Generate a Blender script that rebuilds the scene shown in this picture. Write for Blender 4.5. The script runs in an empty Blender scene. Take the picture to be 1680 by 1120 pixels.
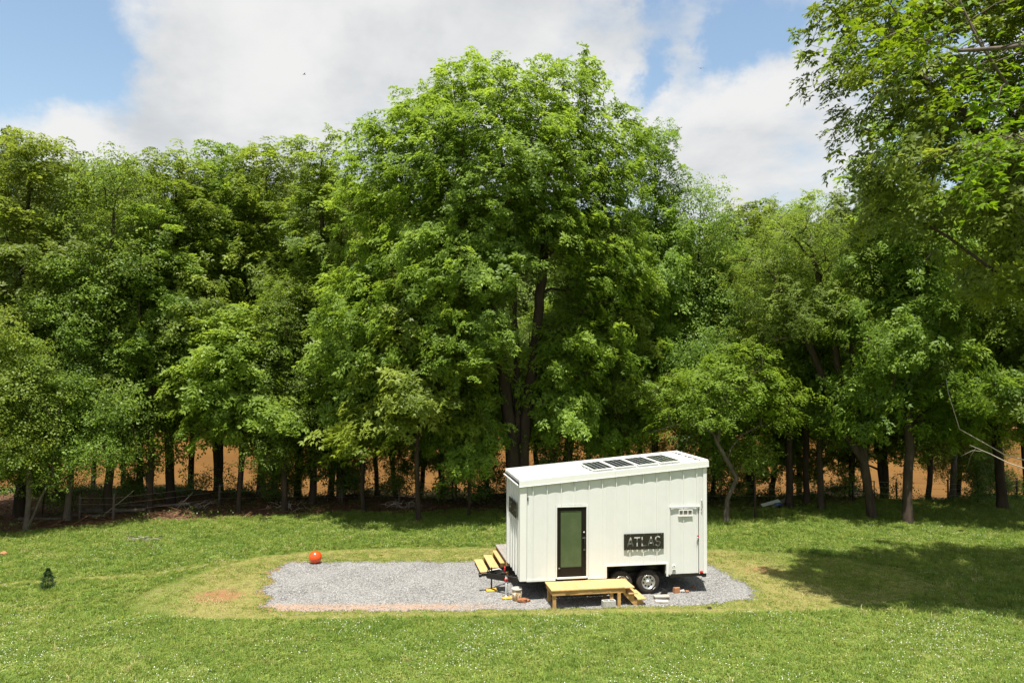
import bpy, bmesh, math, random
import numpy as np
from mathutils import Vector, Matrix

random.seed(7)
RNG = np.random.default_rng(11)
S = bpy.context.scene
COL = S.collection
PI = math.pi

# ------------------------------------------------------------------ camera
F_PX, PITCH, ROLL, CAM_H = 1233.2, .0353, .005, 7.21
cam_d = bpy.data.cameras.new('camera')
cam_d.sensor_width = 36
cam_d.lens = F_PX / 1680 * 36
cam_d.clip_end = 5000
cam_d.clip_start = .1
cam = bpy.data.objects.new('camera', cam_d)
COL.objects.link(cam)
cam.matrix_world = Matrix.Translation((0, 0, CAM_H)) @ Matrix.Rotation(PI/2 + PITCH, 4, 'X') @ Matrix.Rotation(ROLL, 4, 'Z')
S.camera = cam

# ------------------------------------------------------------------ light
SUN_EL, SUN_AZ_TRAVEL = math.radians(73), math.radians(8)      # travel direction: mostly away from the camera, a little to the right
S.view_settings.view_transform = 'Standard'
S.view_settings.look = 'None'
S.view_settings.gamma = 1
S.view_settings.exposure = 0.95
S.view_settings.use_curve_mapping = False
sun_d = bpy.data.lights.new('sun', 'SUN')
sun_d.energy = 5.0
sun_d.angle = math.radians(.55)
sun_d.color = (1, .955, .87)
sun = bpy.data.objects.new('sun', sun_d)
COL.objects.link(sun)
td = Vector((math.sin(SUN_AZ_TRAVEL)*math.cos(SUN_EL), math.cos(SUN_AZ_TRAVEL)*math.cos(SUN_EL), -math.sin(SUN_EL)))
sun.rotation_euler = td.to_track_quat('-Z', 'Y').to_euler()
sun.location = (0, 0, 60)

def pix_dir(px, py):
    X, Y = px - 840, 560 - py
    c, s = math.cos(-PITCH), math.sin(-PITCH)
    u = Y / F_PX
    v = Vector((X / F_PX, c + u*s, -s + u*c))
    return v.normalized()

W = bpy.data.worlds.new('World')
S.world = W
W.use_nodes = True
nt = W.node_tree
nt.nodes.clear()
def N(tree, typ, **kw):
    n = tree.nodes.new(typ)
    for k, v in kw.items():
        if k == 'inp':
            for i, val in v.items():
                n.inputs[i].default_value = val
        else:
            setattr(n, k, v)
    return n
def L(tree, a, b): tree.links.new(a, b)

sky = N(nt, 'ShaderNodeTexSky', sky_type='NISHITA', sun_disc=False)
sky.sun_elevation = SUN_EL
sky.sun_rotation = math.radians(180) + SUN_AZ_TRAVEL
sky.air_density = 1.3
sky.dust_density = .6
sky.ozone_density = 1.6
tc = N(nt, 'ShaderNodeTexCoord')
sep = N(nt, 'ShaderNodeSeparateXYZ')
L(nt, tc.outputs['Generated'], sep.inputs[0])
def wmath(op, a, b=None, clamp=False):
    n = N(nt, 'ShaderNodeMath', operation=op, use_clamp=clamp)
    for i, v in enumerate((a, b)):
        if v is None: continue
        if isinstance(v, (int, float)): n.inputs[i].default_value = v
        else: L(nt, v, n.inputs[i])
    return n.outputs[0]
zc = wmath('ADD', wmath('MAXIMUM', sep.outputs[2], 0.0), .22)
cx = wmath('DIVIDE', sep.outputs[0], zc)
cy = wmath('DIVIDE', sep.outputs[1], zc)
comb = N(nt, 'ShaderNodeCombineXYZ')
L(nt, cx, comb.inputs[0]); L(nt, cy, comb.inputs[1])
def wnoise(scale, detail, rough, off, dist=0.0):
    mp = N(nt, 'ShaderNodeMapping'); mp.inputs['Location'].default_value = off
    L(nt, comb.outputs[0], mp.inputs[0])
    n = N(nt, 'ShaderNodeTexNoise'); n.inputs['Scale'].default_value = scale
    n.inputs['Detail'].default_value = detail; n.inputs['Roughness'].default_value = rough
    n.inputs['Distortion'].default_value = dist
    L(nt, mp.outputs[0], n.inputs['Vector'])
    return n.outputs[0]
cover = wnoise(1.15, 9, .58, (3.1, .7, 0), .25)
shade = wnoise(1.7, 6, .55, (9.2, 4.1, 2), .2)
fine = wnoise(5.5, 8, .6, (1.2, 8.1, 5))
wn = N(nt, 'ShaderNodeTexNoise'); wn.inputs['Scale'].default_value = 4.2; wn.inputs['Detail'].default_value = 7; wn.inputs['Roughness'].default_value = .62
L(nt, tc.outputs['Generated'], wn.inputs['Vector'])
ws = N(nt, 'ShaderNodeVectorMath', operation='SUBTRACT'); ws.inputs[1].default_value = (.5, .5, .5)
L(nt, wn.outputs['Color'], ws.inputs[0])
wsc = N(nt, 'ShaderNodeVectorMath', operation='MULTIPLY'); wsc.inputs[1].default_value = (.30, .15, .20)
L(nt, ws.outputs[0], wsc.inputs[0])
wad = N(nt, 'ShaderNodeVectorMath', operation='ADD')
L(nt, tc.outputs['Generated'], wad.inputs[0]); L(nt, wsc.outputs[0], wad.inputs[1])
warped = wad.outputs[0]
# the blue openings and denser banks of this sky, as soft spots by direction
def spot(px, py, rad_px):
    d = pix_dir(px, py)
    vd = N(nt, 'ShaderNodeVectorMath', operation='DISTANCE')
    vd.inputs[1].default_value = d
    wv = N(nt, 'ShaderNodeVectorMath', operation='NORMALIZE')
    L(nt, warped, wv.inputs[0])
    L(nt, wv.outputs[0], vd.inputs[0])
    mr = N(nt, 'ShaderNodeMapRange', interpolation_type='SMOOTHSTEP')
    mr.inputs['From Min'].default_value = 0
    mr.inputs['From Max'].default_value = rad_px / F_PX
    mr.inputs['To Min'].default_value = 1
    mr.inputs['To Max'].default_value = 0
    L(nt, vd.outputs['Value'], mr.inputs['Value'])
    return mr.outputs[0]
m = wmath('ADD', wmath('MULTIPLY', wmath('SUBTRACT', cover, .5), 1.6), .60)
m = wmath('ADD', m, wmath('MULTIPLY', wmath('SUBTRACT', fine, .5), 1.25))
for px, py, r, k in ((30, 120, 150, -.9), (-60, 60, 190, -.9), (150, 150, 90, -.5), (60, 0, 130, -.55), (190, 0, 100, -.3), (1080, -25, 75, -1.0), (1210, 45, 95, -.85), (1170, 100, 60, -.55),
                     (1058, 118, 45, -.75), (1560, 230, 120, -.8), (1500, 60, 120, -.4), (110, 215, 130, .7), (400, 110, 330, .55), (800, 60, 300, .55), (1180, 230, 200, .6), (1010, 70, 70, .3), (1330, 90, 110, .35)):
    m = wmath('ADD', m, wmath('MULTIPLY', spot(px, py, r), k))
mask = N(nt, 'ShaderNodeMapRange', interpolation_type='SMOOTHSTEP')
mask.inputs['From Min'].default_value = .02; mask.inputs['From Max'].default_value = .95
L(nt, m, mask.inputs['Value'])
ramp = N(nt, 'ShaderNodeMix', data_type='RGBA')
sh = wmath('ADD', wmath('MULTIPLY', wmath('SUBTRACT', shade, .40), 2.6), .45)
sh = wmath('ADD', sh, wmath('MULTIPLY', wmath('SUBTRACT', fine, .5), .5))
for px, py, r, k in ((260, 150, 200, -.3), (640, 90, 130, -.25), (600, 170, 160, -.1), (90, 200, 110, .6), (1130, 260, 150, -.1), (1060, 60, 90, -.1), (1250, 140, 110, .3), (420, 60, 200, .25), (900, 50, 120, .2)):
    sh = wmath('ADD', sh, wmath('MULTIPLY', spot(px, py, r), k))
shm = N(nt, 'ShaderNodeMapRange', interpolation_type='SMOOTHSTEP')
L(nt, sh, shm.inputs['Value'])
L(nt, shm.outputs[0], ramp.inputs['Factor'])
ramp.inputs['A'].default_value = (4.9, 5.15, 5.4, 1)
ramp.inputs['B'].default_value = (7.1, 7.1, 7.05, 1)
mixc = N(nt, 'ShaderNodeMix', data_type='RGBA')
L(nt, mask.outputs[0], mixc.inputs['Factor'])
skyb = N(nt, 'ShaderNodeMix', data_type='RGBA', blend_type='MULTIPLY')
skyb.inputs['Factor'].default_value = 1
skyb.inputs['B'].default_value = (1.6, 1.53, 1.42, 1)
L(nt, sky.outputs[0], skyb.inputs['A'])
L(nt, skyb.outputs['Result'], mixc.inputs['A'])
L(nt, ramp.outputs['Result'], mixc.inputs['B'])
bg = N(nt, 'ShaderNodeBackground'); bg.inputs['Strength'].default_value = .064
L(nt, mixc.outputs['Result'], bg.inputs['Color'])
wo = N(nt, 'ShaderNodeOutputWorld')
L(nt, bg.outputs[0], wo.inputs[0])

# ------------------------------------------------------------------ materials
def new_mat(name):
    mt = bpy.data.materials.new(name); mt.use_nodes = True
    return mt, mt.node_tree, mt.node_tree.nodes['Principled BSDF']
def mat(name, col, rough=.6, metal=0, spec=.4, noise=0, nscale=20, bump=0, col2=None, coat=0, stretch=None):
    mt, t, p = new_mat(name)
    p.inputs['Base Color'].default_value = (*col, 1)
    p.inputs['Roughness'].default_value = rough
    p.inputs['Metallic'].default_value = metal
    p.inputs['Specular IOR Level'].default_value = spec
    p.inputs['Coat Weight'].default_value = coat
    if noise or bump:
        co = N(t, 'ShaderNodeTexCoord')
        mp = N(t, 'ShaderNodeMapping')
        if stretch: mp.inputs['Scale'].default_value = stretch
        L(t, co.outputs['Object'], mp.inputs[0])
        nz = N(t, 'ShaderNodeTexNoise'); nz.inputs['Scale'].default_value = nscale; nz.inputs['Detail'].default_value = 6
        nz.inputs['Roughness'].default_value = .65
        L(t, mp.outputs[0], nz.inputs['Vector'])
        if noise:
            mr = N(t, 'ShaderNodeMapRange'); mr.inputs['From Min'].default_value = .3; mr.inputs['From Max'].default_value = .7
            L(t, nz.outputs[0], mr.inputs[0])
            mx = N(t, 'ShaderNodeMix', data_type='RGBA')
            c2 = col2 or tuple(c*(1-noise) for c in col)
            mx.inputs['A'].default_value = (*c2, 1); mx.inputs['B'].default_value = (*col, 1)
            L(t, mr.outputs[0], mx.inputs['Factor'])
            oi = N(t, 'ShaderNodeObjectInfo')
            hv = N(t, 'ShaderNodeHueSaturation')
            mv = N(t, 'ShaderNodeMapRange'); mv.inputs['To Min'].default_value = 1-noise*.35; mv.inputs['To Max'].default_value = 1+noise*.25
            L(t, oi.outputs['Random'], mv.inputs[0]); L(t, mv.outputs[0], hv.inputs['Value'])
            L(t, mx.outputs['Result'], hv.inputs['Color'])
            L(t, hv.outputs[0], p.inputs['Base Color'])
        if bump:
            bp = N(t, 'ShaderNodeBump'); bp.inputs['Strength'].default_value = bump; bp.inputs['Distance'].default_value = .01
            L(t, nz.outputs[0], bp.inputs['Height']); L(t, bp.outputs[0], p.inputs['Normal'])
    return mt

def leaf_mat(name, c_dark, c_mid, c_light, trans=.42, rough=.42, attr_type='GEOMETRY', spec=.35):
    """c_* are chosen by the 'tint' number stored on the mesh (0..1)."""
    mt, t, p = new_mat(name)
    at = N(t, 'ShaderNodeAttribute', attribute_name='tint', attribute_type=attr_type)
    cr = N(t, 'ShaderNodeValToRGB')
    e = cr.color_ramp.elements
    e[0].position = 0; e[0].color = (*c_dark, 1)
    e[1].position = 1; e[1].color = (*c_light, 1)
    x = e.new(.5); x.color = (*c_mid, 1)
    L(t, at.outputs['Fac'], cr.inputs[0])
    oi = N(t, 'ShaderNodeObjectInfo')
    hs = N(t, 'ShaderNodeHueSaturation')
    mv = N(t, 'ShaderNodeMapRange'); mv.inputs['To Min'].default_value = .86; mv.inputs['To Max'].default_value = 1.14
    L(t, oi.outputs['Random'], mv.inputs[0]); L(t, mv.outputs[0], hs.inputs['Value'])
    mh = N(t, 'ShaderNodeMapRange'); mh.inputs['To Min'].default_value = .489; mh.inputs['To Max'].default_value = .512
    L(t, oi.outputs['Random'], mh.inputs[0]); L(t, mh.outputs[0], hs.inputs['Hue'])
    L(t, cr.outputs[0], hs.inputs['Color'])
    L(t, hs.outputs[0], p.inputs['Base Color'])
    p.inputs['Roughness'].default_value = rough
    p.inputs['Specular IOR Level'].default_value = spec
    tr = N(t, 'ShaderNodeBsdfTranslucent')
    hs2 = N(t, 'ShaderNodeHueSaturation'); hs2.inputs['Saturation'].default_value = 1.05; hs2.inputs['Value'].default_value = 1.6; hs2.inputs['Hue'].default_value = .487
    L(t, hs.outputs[0], hs2.inputs['Color']); L(t, hs2.outputs[0], tr.inputs['Color'])
    mx = N(t, 'ShaderNodeMixShader'); mx.inputs[0].default_value = trans
    L(t, p.outputs[0], mx.inputs[1]); L(t, tr.outputs[0], mx.inputs[2])
    out = t.nodes['Material Output']
    L(t, mx.outputs[0], out.inputs['Surface'])
    return mt

M = {}
M['white'] = mat('white_metal_siding', (.645, .652, .625), .42, 0, .4, noise=.05, nscale=3, bump=.05)
M['white_trim'] = mat('white_metal_trim', (.70, .70, .665), .4, 0, .4, noise=.04, nscale=4)
M['roof'] = mat('white_roof_metal', (.72, .72, .70), .4, 0, .4, noise=.06, nscale=2.5)
M['black'] = mat('black_painted_steel', (.012, .011, .010), .38, 0, .45, noise=.3, nscale=12)
M['dark'] = mat('dark_underbody', (.02, .018, .016), .7, 0, .3, noise=.4, nscale=9)
M['sign'] = mat('dark_bronze_sign', (.028, .025, .018), .45, .2, .4, noise=.15, nscale=5)
M['door'] = mat('black_brown_door_frame', (.009, .007, .005), .45, 0, .25, noise=.25, nscale=8)
M['rubber'] = mat('tyre_rubber', (.022, .019, .017), .8, 0, .3, noise=.35, nscale=18, bump=.2, col2=(.045, .035, .027))
M['steel'] = mat('galvanised_steel', (.55, .55, .53), .32, .85, .5, noise=.2, nscale=30)
M['rim'] = mat('silver_wheel', (.62, .61, .58), .33, .75, .5, noise=.2, nscale=22)
M['wood'] = mat('yellow_pine_lumber', (.55, .365, .165), .65, 0, .3, noise=.32, nscale=5, bump=.25, col2=(.46, .28, .11), stretch=(3.2, .4, 3))
M['wood_grey'] = mat('weathered_grey_wood', (.30, .275, .25), .8, 0, .2, noise=.3, nscale=7, bump=.3)
M['wood_dark'] = mat('pine_post', (.50, .31, .12), .7, 0, .3, noise=.35, nscale=6, bump=.3, col2=(.32, .18, .065))  # slightly darker pine for legs, joists, stringers and risers
M['red'] = mat('red_plastic', (.55, .02, .02), .4)
M['yellow'] = mat('yellow_plastic', (.75, .42, .03), .5, noise=.2, nscale=30)
M['red_clay_rock'] = mat('red_clay_rock', (.36, .15, .07), .9, 0, .2, noise=.5, nscale=14, bump=.8)
M['brick'] = mat('brick_block', (.42, .20, .10), .9, 0, .2, noise=.4, nscale=30, bump=.5)
M['concrete'] = mat('concrete_block', (.50, .49, .46), .9, 0, .2, noise=.35, nscale=18, bump=.6)
M['paver'] = mat('paver', (.48, .44, .38), .9, 0, .2, noise=.3, nscale=25, bump=.5)
M['orange'] = mat('orange_ball', (.72, .075, .008), .22, 0, .55, noise=.10, nscale=6, coat=.5)
M['blue_tarp'] = mat('blue_tarp', (.03, .10, .35), .5)
M['pvc'] = mat('white_plastic', (.75, .74, .70), .5)
M['bird'] = mat('bird', (.03, .03, .03), .8)
M['bark'] = mat('bark', (.085, .062, .045), .95, 0, .15, noise=.55, nscale=5, bump=1.0, col2=(.035, .026, .02), stretch=(1, 1, .25))
M['bark_light'] = mat('pale_bark', (.19, .155, .125), .95, 0, .15, noise=.5, nscale=6, bump=1.0, col2=(.075, .06, .05), stretch=(1, 1, .3))
M['twig'] = mat('pale_dead_twig', (.42, .36, .30), .9, 0, .2, noise=.3, nscale=10)
M['litter'] = mat('dead_leaves', (.25, .12, .06), .9, 0, .2, noise=.6, nscale=3, col2=(.10, .05, .03))
M['ash'] = mat('ash_grey', (.20, .18, .16), .95, 0, .2, noise=.6, nscale=9)

M['leaf_walnut'] = leaf_mat('walnut_leaf', (.080, .130, .020), (.160, .235, .030), (.265, .350, .052), trans=.5, rough=.48, spec=.28)
M['leaf_broad'] = leaf_mat('broad_leaf', (.075, .125, .020), (.150, .220, .030), (.250, .335, .052), trans=.5, rough=.48, spec=.3)
M['leaf_fine'] = leaf_mat('fine_leaf', (.100, .155, .026), (.165, .240, .038), (.25, .33, .055), trans=.5, rough=.5, spec=.25)
M['leaf_yellow'] = leaf_mat('yellow_green_leaf', (.095, .150, .018), (.155, .235, .026), (.22, .32, .040), trans=.48, rough=.5, spec=.2)
M['leaf_near'] = leaf_mat('near_leaf', (.065, .125, .010), (.115, .200, .014), (.185, .290, .024), trans=.48, spec=.2)
M['leaf_far'] = leaf_mat('far_leaf', (.085, .125, .026), (.125, .175, .034), (.17, .22, .045), trans=.3, rough=.6, spec=.2)
M['leaf_under'] = leaf_mat('understory_leaf', (.055, .100, .016), (.10, .16, .026), (.16, .24, .04), trans=.35)
M['needle'] = leaf_mat('spruce_needle', (.010, .030, .010), (.018, .045, .014), (.03, .07, .02), trans=.1)
M['grass'] = leaf_mat('grass_blade', (.125, .200, .030), (.255, .312, .060), (.46, .40, .20), trans=.35, rough=.5, attr_type='INSTANCER', spec=.3)
M['clover'] = mat('clover_flower', (.72, .72, .62), .8, 0, .2)
M['yellow_flower'] = mat('yellow_flower', (.75, .55, .02), .7, 0, .2)

def bw(t, nz, lo, hi):
    mr = N(t, 'ShaderNodeMapRange', interpolation_type='SMOOTHSTEP')
    mr.inputs['From Min'].default_value = lo; mr.inputs['From Max'].default_value = hi
    L(t, nz, mr.inputs[0]); return mr.outputs[0]
def tnoise(t, scale, detail=5, rough=.6, coord=None, dist=0, mscale=None):
    co = N(t, 'ShaderNodeTexCoord')
    src = co.outputs['Object']
    if mscale:
        mp = N(t, 'ShaderNodeMapping'); mp.inputs['Scale'].default_value = mscale
        L(t, src, mp.inputs[0]); src = mp.outputs[0]
    n = N(t, 'ShaderNodeTexNoise'); n.inputs['Scale'].default_value = scale; n.inputs['Detail'].default_value = detail
    n.inputs['Roughness'].default_value = rough; n.inputs['Distortion'].default_value = dist
    L(t, src, n.inputs['Vector'])
    return n.outputs[0]
def tmix(t, f, a, b):
    mx = N(t, 'ShaderNodeMix', data_type='RGBA')
    if isinstance(f, (int, float)): mx.inputs['Factor'].default_value = f
    else: L(t, f, mx.inputs['Factor'])
    for k, v in (('A', a), ('B', b)):
        if isinstance(v, tuple): mx.inputs[k].default_value = (*v, 1)
        else: L(t, v, mx.inputs[k])
    return mx.outputs['Result']
def tmath(t, op, a, b):
    n = N(t, 'ShaderNodeMath', operation=op)
    for i, v in enumerate((a, b)):
        if isinstance(v, (int, float)): n.inputs[i].default_value = v
        else: L(t, v, n.inputs[i])
    return n.outputs[0]

# ground: masks are numbers stored on the mesh (dry = mown thin grass, soil = bare forest floor / clay)
mt, t, p = new_mat('ground_cover')
a_dry = N(t, 'ShaderNodeAttribute', attribute_name='dry').outputs['Fac']
a_soil = N(t, 'ShaderNodeAttribute', attribute_name='soil').outputs['Fac']
a_clay = N(t, 'ShaderNodeAttribute', attribute_name='clay').outputs['Fac']
n1 = tnoise(t, .6, 6); n2 = tnoise(t, 7, 8, .7); n3 = tnoise(t, 30, 5, .7)
lush = tmix(t, bw(t, n3, .35, .68), (.055, .085, .014), (.13, .165, .03))
lush = tmix(t, bw(t, n1, .4, .7), lush, tmix(t, bw(t, n3, .3, .7), (.08, .12, .022), (.16, .21, .045)))
dry = tmix(t, bw(t, n2, .35, .65), (.13, .15, .035), (.24, .20, .075))
dry = tmix(t, bw(t, n3, .55, .7), dry, (.30, .20, .10))
claycol = tmix(t, bw(t, n2, .3, .7), (.19, .088, .040), (.28, .15, .08))
soil = tmix(t, bw(t, n2, .35, .62), (.045, .027, .018), (.17, .09, .052))
soil = tmix(t, bw(t, n3, .58, .66), soil, (.32, .21, .13))
soil = tmix(t, bw(t, n1, .52, .64), soil, tmix(t, bw(t, n3, .4, .6), (.03, .045, .012), (.06, .09, .02)))
f_dry = bw(t, tmath(t, 'ADD', a_dry, tmath(t, 'MULTIPLY', tmath(t, 'SUBTRACT', n2, .5), .5)), .35, .65)
f_soil = bw(t, tmath(t, 'ADD', a_soil, tmath(t, 'MULTIPLY', tmath(t, 'SUBTRACT', n2, .5), .7)), .4, .6)
f_clay = bw(t, tmath(t, 'ADD', a_clay, tmath(t, 'MULTIPLY', tmath(t, 'SUBTRACT', n2, .5), .8)), .42, .62)
c = tmix(t, f_dry, lush, dry)
c = tmix(t, f_soil, c, soil)
c = tmix(t, f_clay, c, claycol)
L(t, c, p.inputs['Base Color'])
p.inputs['Roughness'].default_value = .95; p.inputs['Specular IOR Level'].default_value = .1
bp = N(t, 'ShaderNodeBump'); bp.inputs['Strength'].default_value = .7; bp.inputs['Distance'].default_value = .03
L(t, n3, bp.inputs['Height']); L(t, bp.outputs[0], p.inputs['Normal'])
M['ground'] = mt

mt, t, p = new_mat('gravel')
co = N(t, 'ShaderNodeTexCoord')
vo = N(t, 'ShaderNodeTexVoronoi'); vo.inputs['Scale'].default_value = 30
L(t, co.outputs['Object'], vo.inputs['Vector'])
sp = N(t, 'ShaderNodeSeparateColor'); L(t, vo.outputs['Color'], sp.inputs[0])
g = tmix(t, sp.outputs[0], (.10, .098, .094), (.285, .276, .263))
g = tmix(t, bw(t, sp.outputs[1], .8, .95), g, (.37, .36, .34))
g = tmix(t, bw(t, tnoise(t, 1.2, 6), .35, .7), tmix(t, .3, g, (.22, .215, .21)), g)
a_st = N(t, 'ShaderNodeAttribute', attribute_name='stain').outputs['Fac']
f_st = bw(t, tmath(t, 'ADD', a_st, tmath(t, 'MULTIPLY', tmath(t, 'SUBTRACT', tnoise(t, 3, 8, .7), .5), .9)), .3, .95)
g = tmix(t, tmath(t, 'MULTIPLY', f_st, .62), g, (.36, .215, .13))
L(t, g, p.inputs['Base Color'])
p.inputs['Roughness'].default_value = .9; p.inputs['Specular IOR Level'].default_value = .2
bp = N(t, 'ShaderNodeBump'); bp.inputs['Strength'].default_value = .9; bp.inputs['Distance'].default_value = .02
L(t, vo.outputs['Distance'], bp.inputs['Height']); L(t, bp.outputs[0], p.inputs['Normal'])
M['gravel'] = mt

mt, t, p = new_mat('gravel_stone')
at = N(t, 'ShaderNodeAttribute', attribute_name='tint', attribute_type='INSTANCER').outputs['Fac']
cr = N(t, 'ShaderNodeValToRGB')
e = cr.color_ramp.elements
e[0].position = 0; e[0].color = (.13, .128, .125, 1); e[1].position = .75; e[1].color = (.34, .33, .315, 1)
x = e.new(1.0); x.color = (.42, .28, .18, 1)
L(t, at, cr.inputs[0]); L(t, cr.outputs[0], p.inputs['Base Color'])
p.inputs['Roughness'].default_value = .85
M['stone'] = mt

mt, t, p = new_mat('muddy_river')
n1 = tnoise(t, .08, 4, .5, mscale=(.25, 1, 1)); n2 = tnoise(t, 1.1, 6, .6, mscale=(.3, 1, 1))
L(t, tmix(t, bw(t, n1, .35, .65), (.120, .056, .014), (.155, .076, .019)), p.inputs['Base Color'])
p.inputs['Roughness'].default_value = .45; p.inputs['Specular IOR Level'].default_value = .07
bp = N(t, 'ShaderNodeBump'); bp.inputs['Strength'].default_value = .35; bp.inputs['Distance'].default_value = .05
L(t, n2, bp.inputs['Height']); L(t, bp.outputs[0], p.inputs['Normal'])
M['water'] = mt

mt, t, p = new_mat('door_glass_green_reflection')
L(t, tmix(t, bw(t, tnoise(t, 2.5, 5), .35, .7), (.06, .085, .042), (.08, .105, .055)), p.inputs['Base Color'])  # green of the reflected lawn is put into the pane's base colour
p.inputs['Roughness'].default_value = .12; p.inputs['Specular IOR Level'].default_value = .8; p.inputs['Coat Weight'].default_value = .6
p.inputs['Coat Roughness'].default_value = .064
M['glass'] = mt

mt, t, p = new_mat('solar_cell')
p.inputs['Base Color'].default_value = (.018, .022, .028, 1)
p.inputs['Roughness'].default_value = .22
p.inputs['Coat Weight'].default_value = .4
M['cell'] = mt

mt, t, p = new_mat('clear_bucket')
L(t, tmix(t, bw(t, tnoise(t, 12, 5, mscale=(1, 1, .3)), .4, .62), (.22, .13, .05), (.55, .45, .30)), p.inputs['Base Color'])
p.inputs['Roughness'].default_value = .25; p.inputs['Coat Weight'].default_value = .4
M['bucket'] = mt

# ------------------------------------------------------------------ object helpers
def link(name, me, parent=None, mats=None):
    o = bpy.data.objects.new(name, me)
    COL.objects.link(o)
    if mats:
        for mm in (mats if isinstance(mats, (list, tuple)) else [mats]): me.materials.append(mm)
    if parent is not None: o.parent = parent
    return o
def tag(o, label=None, cat=None, group=None, kind=None):
    if label: o['label'] = label
    if cat: o['category'] = cat
    if group: o['group'] = group
    if kind: o['kind'] = kind
    return o
def empty(name, loc=(0, 0, 0), rz=0, **kw):
    o = bpy.data.objects.new(name, None); COL.objects.link(o)
    o.location = loc; o.rotation_euler = (0, 0, rz); o.empty_display_size = .3
    return tag(o, **kw)

class MB:
    """collects simple solids and links them as ONE mesh object"""
    def __init__(s): s.v = []; s.f = []; s.m = []
    def add(s, vs, fs, mi=0):
        o = len(s.v); s.v += [tuple(v) for v in vs]
        s.f += [tuple(i+o for i in f) for f in fs]; s.m += [mi]*len(fs)
        return s
    def box(s, x0, x1, y0, y1, z0, z1, mi=0, rot=None):
        vs = [(x, y, z) for z in (z0, z1) for x, y in ((x0, y0), (x1, y0), (x1, y1), (x0, y1))]
        if rot is not None: vs = [rot @ Vector(v) for v in vs]
        return s.add(vs, [(3, 2, 1, 0), (4, 5, 6, 7), (0, 1, 5, 4), (1, 2, 6, 5), (2, 3, 7, 6), (3, 0, 4, 7)], mi)
    def prism(s, poly, axis, a, b, mi=0):
        """poly in the other two axes (x,z for axis y; y,z for axis x; x,y for axis z)"""
        n = len(poly)
        mk = {'y': lambda p, q: (p[0], q, p[1]), 'x': lambda p, q: (q, p[0], p[1]), 'z': lambda p, q: (p[0], p[1], q)}[axis]
        vs = [mk(p_, a) for p_ in poly] + [mk(p_, b) for p_ in poly]
        fs = [tuple(range(n)), tuple(range(2*n-1, n-1, -1))] + [(i, i+n, (i+1) % n+n, (i+1) % n) for i in range(n)]
        return s.add(vs, fs, mi)
    def tube(s, pts, rad, n=8, mi=0, caps=True):
        pts = [Vector(q) for q in pts]
        if not hasattr(rad, '__len__'): rad = [rad]*len(pts)
        rings = []
        prev = None
        for i, q in enumerate(pts):
            d = (pts[min(i+1, len(pts)-1)] - pts[max(i-1, 0)]).normalized()
            if prev is None:
                a = d.orthogonal().normalized()
            else:
                a = (prev - d*prev.dot(d)).normalized()
            prev = a
            b = d.cross(a)
            rings.append([q + (a*math.cos(2*PI*k/n) + b*math.sin(2*PI*k/n))*rad[i] for k in range(n)])
        vs = [v for r in rings for v in r]
        fs = [(i*n+k, i*n+(k+1) % n, (i+1)*n+(k+1) % n, (i+1)*n+k) for i in range(len(pts)-1) for k in range(n)]
        if caps: fs += [tuple(range(n-1, -1, -1)), tuple((len(pts)-1)*n+k for k in range(n))]
        return s.add(vs, fs, mi)
    def lathe(s, prof, n=24, axis='z', c=(0, 0, 0), mi=0):
        vs, fs = [], []
        for (r, h) in prof:
            for k in range(n):
                a = 2*PI*k/n
                q = (r*math.cos(a), r*math.sin(a), h)
                if axis == 'y': q = (q[0], q[2], q[1])
                vs.append((q[0]+c[0], q[1]+c[1], q[2]+c[2]))
        for i in range(len(prof)-1):
            for k in range(n):
                fs.append((i*n+k, i*n+(k+1) % n, (i+1)*n+(k+1) % n, (i+1)*n+k))
        return s.add(vs, fs, mi)
    def build(s, name, mats, parent=None, smooth=False, bevel=0):
        me = bpy.data.meshes.new(name)
        me.from_pydata(s.v, [], s.f)
        mats = mats if isinstance(mats, (list, tuple)) else [mats]
        for mm in mats: me.materials.append(mm)
        me.polygons.foreach_set('material_index', s.m)
        bm = bmesh.new(); bm.from_mesh(me)
        bmesh.ops.recalc_face_normals(bm, faces=bm.faces)
        if bevel:
            bmesh.ops.bevel(bm, geom=[e for e in bm.edges if len(e.link_faces) == 2 and e.calc_face_angle(0) > .5], offset=bevel, segments=1, affect='EDGES')
        if smooth:
            for f_ in bm.faces: f_.smooth = True
        bm.to_mesh(me); bm.free()
        o = bpy.data.objects.new(name, me); COL.objects.link(o)
        if parent is not None: o.parent = parent
        return o

def smooth01(x): x = np.clip(x, 0, 1); return x*x*(3-2*x)
def fast_mesh(name, verts, quads, tint=None, material=None, tri=False):
    me = bpy.data.meshes.new(name)
    k = 3 if tri else 4
    nv, nf = len(verts), len(quads)
    me.vertices.add(nv); me.vertices.foreach_set('co', np.asarray(verts, np.float32).ravel())
    me.loops.add(nf*k); me.loops.foreach_set('vertex_index', np.asarray(quads, np.int32).ravel())
    me.polygons.add(nf); me.polygons.foreach_set('loop_start', np.arange(0, nf*k, k, dtype=np.int32))
    me.update(calc_edges=True)
    if tint is not None:
        at = me.attributes.new('tint', 'FLOAT', 'POINT'); at.data.foreach_set('value', np.asarray(tint, np.float32))
    if material: me.materials.append(material)
    return me

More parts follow.
